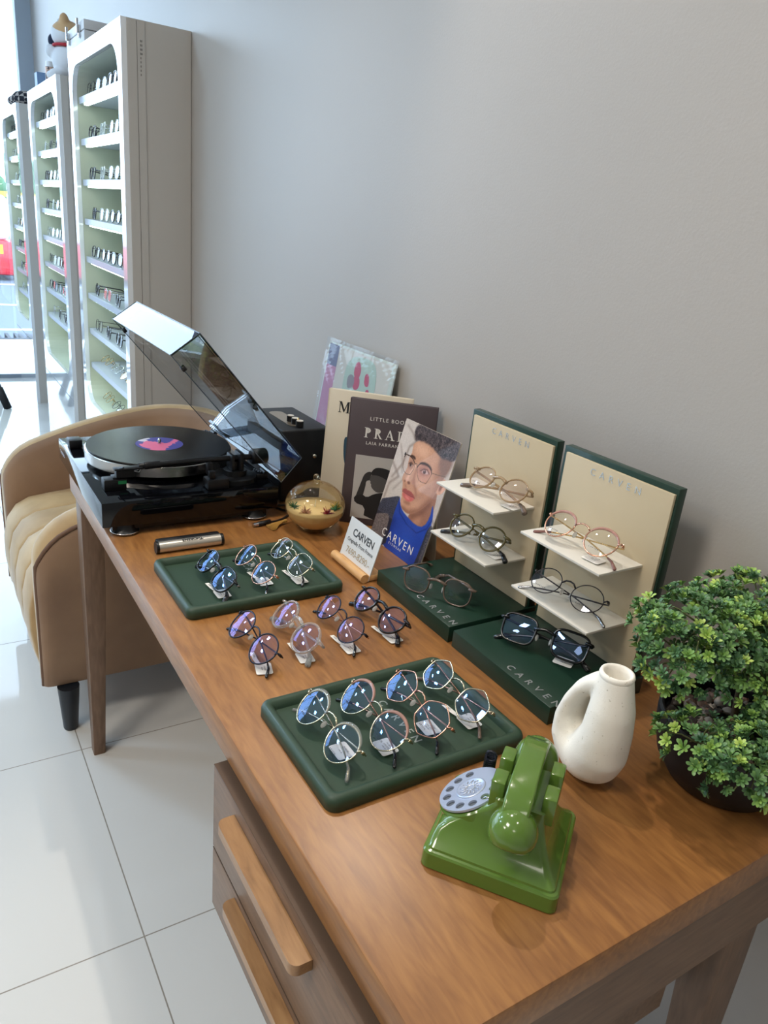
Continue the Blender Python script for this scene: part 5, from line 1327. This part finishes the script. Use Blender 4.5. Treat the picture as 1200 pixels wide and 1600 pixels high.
# handle: neck -> out -> down to the belly
chain([((0,-0.004,0.140),(0.018,0.013,0.010)), ((0,0.011,0.130),(0.0200,0.0110,0.012)), ((0,0.025,0.115),(0.0225,0.0105,0.012)), ((0,0.035,0.093),(0.0250,0.0105,0.014)), ((0,0.040,0.070),(0.0275,0.0120,0.016)), ((0,0.036,0.048),(0.0300,0.0165,0.018)), ((0,0.022,0.034),(0.0310,0.0230,0.022)), ((0,0.010,0.030),(0.032,0.028,0.024))], 6)
me = blob_mesh(balls, 0.0030, 8)
bm = bmesh.new(); bm.from_mesh(me)
zt = 0.1515
bmesh.ops.bisect_plane(bm, geom=bm.verts[:]+bm.edges[:]+bm.faces[:], plane_co=(0,0,zt), plane_no=(0,0,1), clear_outer=True)
zmin = min(v.co.z for v in bm.verts)
for v in bm.verts: v.co.z = max(v.co.z-zmin, 0.0) if v.co.z-zmin < 0.0018 else v.co.z-zmin
zt -= zmin
ceram = M('ceramic_white', (236,231,220), 0.75, bump=(500, 0.25, 0.0006))
nt, b, nz, cr, mp = noise_colour(ceram, (186,176,156), (240,235,224), 330, lo=0.26, hi=0.34)
fin(bm, 'vase_body', ceram, vz, smooth=True)
bm = bmesh.new(); lathe(bm, [(0.0192,zt-0.004),(0.0200,zt-0.0008),(0.0190,zt+0.0026),(0.0168,zt+0.0034),(0.0148,zt+0.0018),(0.0138,zt-0.004),(0.0140,zt-0.03),(0.0100,zt-0.045),(0,zt-0.046)], 40, 0, -0.010, 1.0, 1.0)
fin(bm, 'vase_mouth', ceram, vz, smooth=True)

# ================================================================== POTTED PLANT
pl = thing('potted_plant', 'bushy artificial boxwood in a black bowl at the near right corner of the desk', 'plant', (0.782, 0.386, D))
potm = M('pot_black', (22,23,27), 0.5)
bm = bmesh.new(); lathe(bm, [(0,0.0),(0.050,0.0),(0.062,0.004),(0.078,0.028),(0.086,0.058),(0.0875,0.080),(0.0875,0.086),(0.0845,0.088),(0.0815,0.086),(0.080,0.070),(0,0.068)], 64); fin(bm, 'pot', potm, pl, auto=45)
rnd = random.Random(21)
pebm = [M('pebble_brown', (120,92,76), 0.5), M('pebble_grey', (150,138,126), 0.5), M('pebble_dark', (70,60,56), 0.5)]
bm = bmesh.new()
for k in range(170):
    a = rnd.uniform(0, 2*PI); rr2 = 0.074*math.sqrt(rnd.random()); s_ = rnd.uniform(0.005, 0.0085)
    q = bmesh.ops.create_icosphere(bm, subdivisions=2, radius=1.0)
    rot = Matrix.Rotation(rnd.uniform(0,PI), 3, 'Z'); mi = rnd.randrange(3)
    for v in q['verts']: v.co = rot @ Vector((v.co.x*s_*1.3, v.co.y*s_, v.co.z*s_*0.7)) + Vector((rr2*math.cos(a), rr2*math.sin(a), 0.0712+rnd.uniform(0,0.006)))
    for f in {f for v in q['verts'] for f in v.link_faces}: f.material_index = mi
tag(fin(bm, 'pebbles', pebm, pl, smooth=True), kind='stuff')
bm = bmesh.new()
for pth in ([(0,0,0.07),(0.010,0.012,0.12),(-0.010,0.020,0.16),(0.0,0.025,0.19)], [(0,0,0.07),(-0.02,-0.015,0.10),(-0.05,-0.02,0.115)], [(0.005,0,0.08),(0.04,-0.01,0.12),(0.07,-0.01,0.14)], [(-0.010,0.020,0.15),(-0.05,0.03,0.165),(-0.08,0.035,0.17)], [(0.0,0.018,0.16),(0.05,0.03,0.18),(0.09,0.03,0.19)]):
    tube(bm, pth, [0.006]+[0.004]*(len(pth)-2)+[0.002], 8)
fin(bm, 'stem', M('stem_brown', (96,76,54), 0.8), pl, smooth=True)
leafm = M('boxwood_leaf', (90,140,60), 0.38, spec=0.5)
nt = leafm.node_tree; b = nt.nodes['Principled BSDF']
at = nt.nodes.new('ShaderNodeAttribute'); at.attribute_name = 'leaf_tone'; at.attribute_type = 'GEOMETRY'
cr = nt.nodes.new('ShaderNodeValToRGB'); e = cr.color_ramp.elements
e[0].position = 0; e[0].color = srgb(54,88,60); e[1].position = 1; e[1].color = srgb(184,208,108)
for p_, c_ in ((0.35, (80,118,78)), (0.6, (108,148,84)), (0.8, (142,180,88))):
    k_ = e.new(p_); k_.color = srgb(*c_)
nt.links.new(at.outputs['Fac'], cr.inputs[0]); nt.links.new(cr.outputs[0], b.inputs['Base Color'])
b.inputs['Subsurface Weight'].default_value = 0.0
bm = bmesh.new(); tone = bm.faces.layers.float.new('leaf_tone')
def leaf(o, d, side, nrm, L_, W_, tn):
    prof_ = [(0.0,0.10),(0.25,0.30),(0.55,0.85),(0.78,1.0),(0.94,0.65)]
    left, right, mid = [], [], []
    for s_, w2 in prof_:
        c = o+d*(L_*s_)+nrm*(L_*0.16*math.sin(s_*2.2))
        left.append(bm.verts.new(c+side*(W_*w2/2)+nrm*(W_*0.12*w2))); right.append(bm.verts.new(c-side*(W_*w2/2)+nrm*(W_*0.12*w2))); mid.append(bm.verts.new(c))
    tip = bm.verts.new(o+d*L_+nrm*(L_*0.12))
    for i in range(len(prof_)-1):
        for q in ((left[i], left[i+1], mid[i+1], mid[i]), (mid[i], mid[i+1], right[i+1], right[i])):
            f = bm.faces.new(q); f[tone] = tn; f.smooth = True
    for q in ((left[-1], tip, mid[-1]), (mid[-1], tip, right[-1])):
        f = bm.faces.new(q); f[tone] = tn; f.smooth = True
def rosette(c, n_, s_, tn):
    n_ = n_.normalized(); up = Vector((0,0,1)) if abs(n_.z) < 0.9 else Vector((1,0,0))
    t1 = n_.cross(up).normalized(); t2 = n_.cross(t1)
    cnt = rnd.randint(7, 9); off = rnd.uniform(0, 6)
    for ringi, (k_, tilt, ls) in enumerate(((cnt, 0.55, 1.0), (rnd.randint(3,4), 1.05, 0.75))):
        for k in range(k_):
            a = off+ringi*0.5+2*PI*k/k_+rnd.uniform(-0.15,0.15); tl = tilt+rnd.uniform(-0.2,0.2)
            rad = t1*math.cos(a)+t2*math.sin(a)
            d = (rad*math.cos(tl)+n_*math.sin(tl)).normalized(); nn_ = (n_*math.cos(tl)-rad*math.sin(tl)).normalized(); side = d.cross(nn_)
            leaf(c+n_*0.001*ringi, d, side, nn_, s_*ls*rnd.uniform(0.85,1.1), s_*0.36*ls, min(1, max(0, tn+rnd.uniform(-0.08,0.08)+0.08*ringi)))
blobs = [((-0.030,0.055,0.190),(0.085,0.070,0.036),160), ((0.060,0.045,0.198),(0.080,0.075,0.038),140), ((0.005,0.005,0.172),(0.08,0.06,0.032),70), ((-0.072,0.045,0.160),(0.050,0.050,0.036),80), ((0.105,0.0,0.150),(0.050,0.060,0.050),60),
         ((-0.040,-0.058,0.090),(0.085,0.048,0.040),170), ((0.045,-0.055,0.095),(0.080,0.055,0.045),150), ((0.010,-0.015,0.145),(0.060,0.040,0.045),70), ((0.105,-0.030,0.100),(0.05,0.06,0.05),50), ((-0.095,-0.015,0.095),(0.035,0.045,0.030),50)]
for c, r, n_ in blobs:
    for k in range(int(n_*1.55)):
        v = Vector((rnd.gauss(0,1), rnd.gauss(0,1), rnd.gauss(0,1))).normalized()
        if v.z < -0.55: v.z *= -0.5; v.normalize()
        rad = rnd.uniform(0.72, 1.06)
        p = Vector((c[0]+v.x*r[0]*rad, c[1]+v.y*r[1]*rad, c[2]+v.z*r[2]*rad))
        nv = Vector((v.x/r[0], v.y/r[1], v.z/r[2])).normalized()*0.7+Vector((rnd.uniform(-.4,.4), rnd.uniform(-.4,.4), 0.45))
        if p.x+0.782 > WX-0.012: continue
        tn = min(1, max(0.02, rnd.gauss(0.42, 0.20)))
        if rnd.random() < 0.14: tn = rnd.uniform(0.75, 1.0)
        rosette(p, nv, rnd.uniform(0.0085, 0.0120), tn)
for v in bm.verts:
    if v.co.x+0.782 > WX-0.003: v.co.x = WX-0.003-0.782
fin(bm, 'foliage', leafm, pl, normals=False)
bm = bmesh.new()
for c, r, n_ in blobs:
    for k in range(12):
        v = Vector((rnd.gauss(0,1), rnd.gauss(0,1), rnd.gauss(0,1))).normalized()
        p = Vector((c[0]+v.x*r[0]*.9, c[1]+v.y*r[1]*.9, c[2]+v.z*r[2]*.9)); q = Vector((c[0], c[1], c[2]))
        if p.x+0.782 > WX-0.015: continue
        tube(bm, [q, q.lerp(p, 0.5)+Vector((0,0,0.004)), p], [0.0014,0.0010,0.0007], 5)
fin(bm, 'twig', M('twig_green', (88,96,56), 0.7), pl, smooth=True)
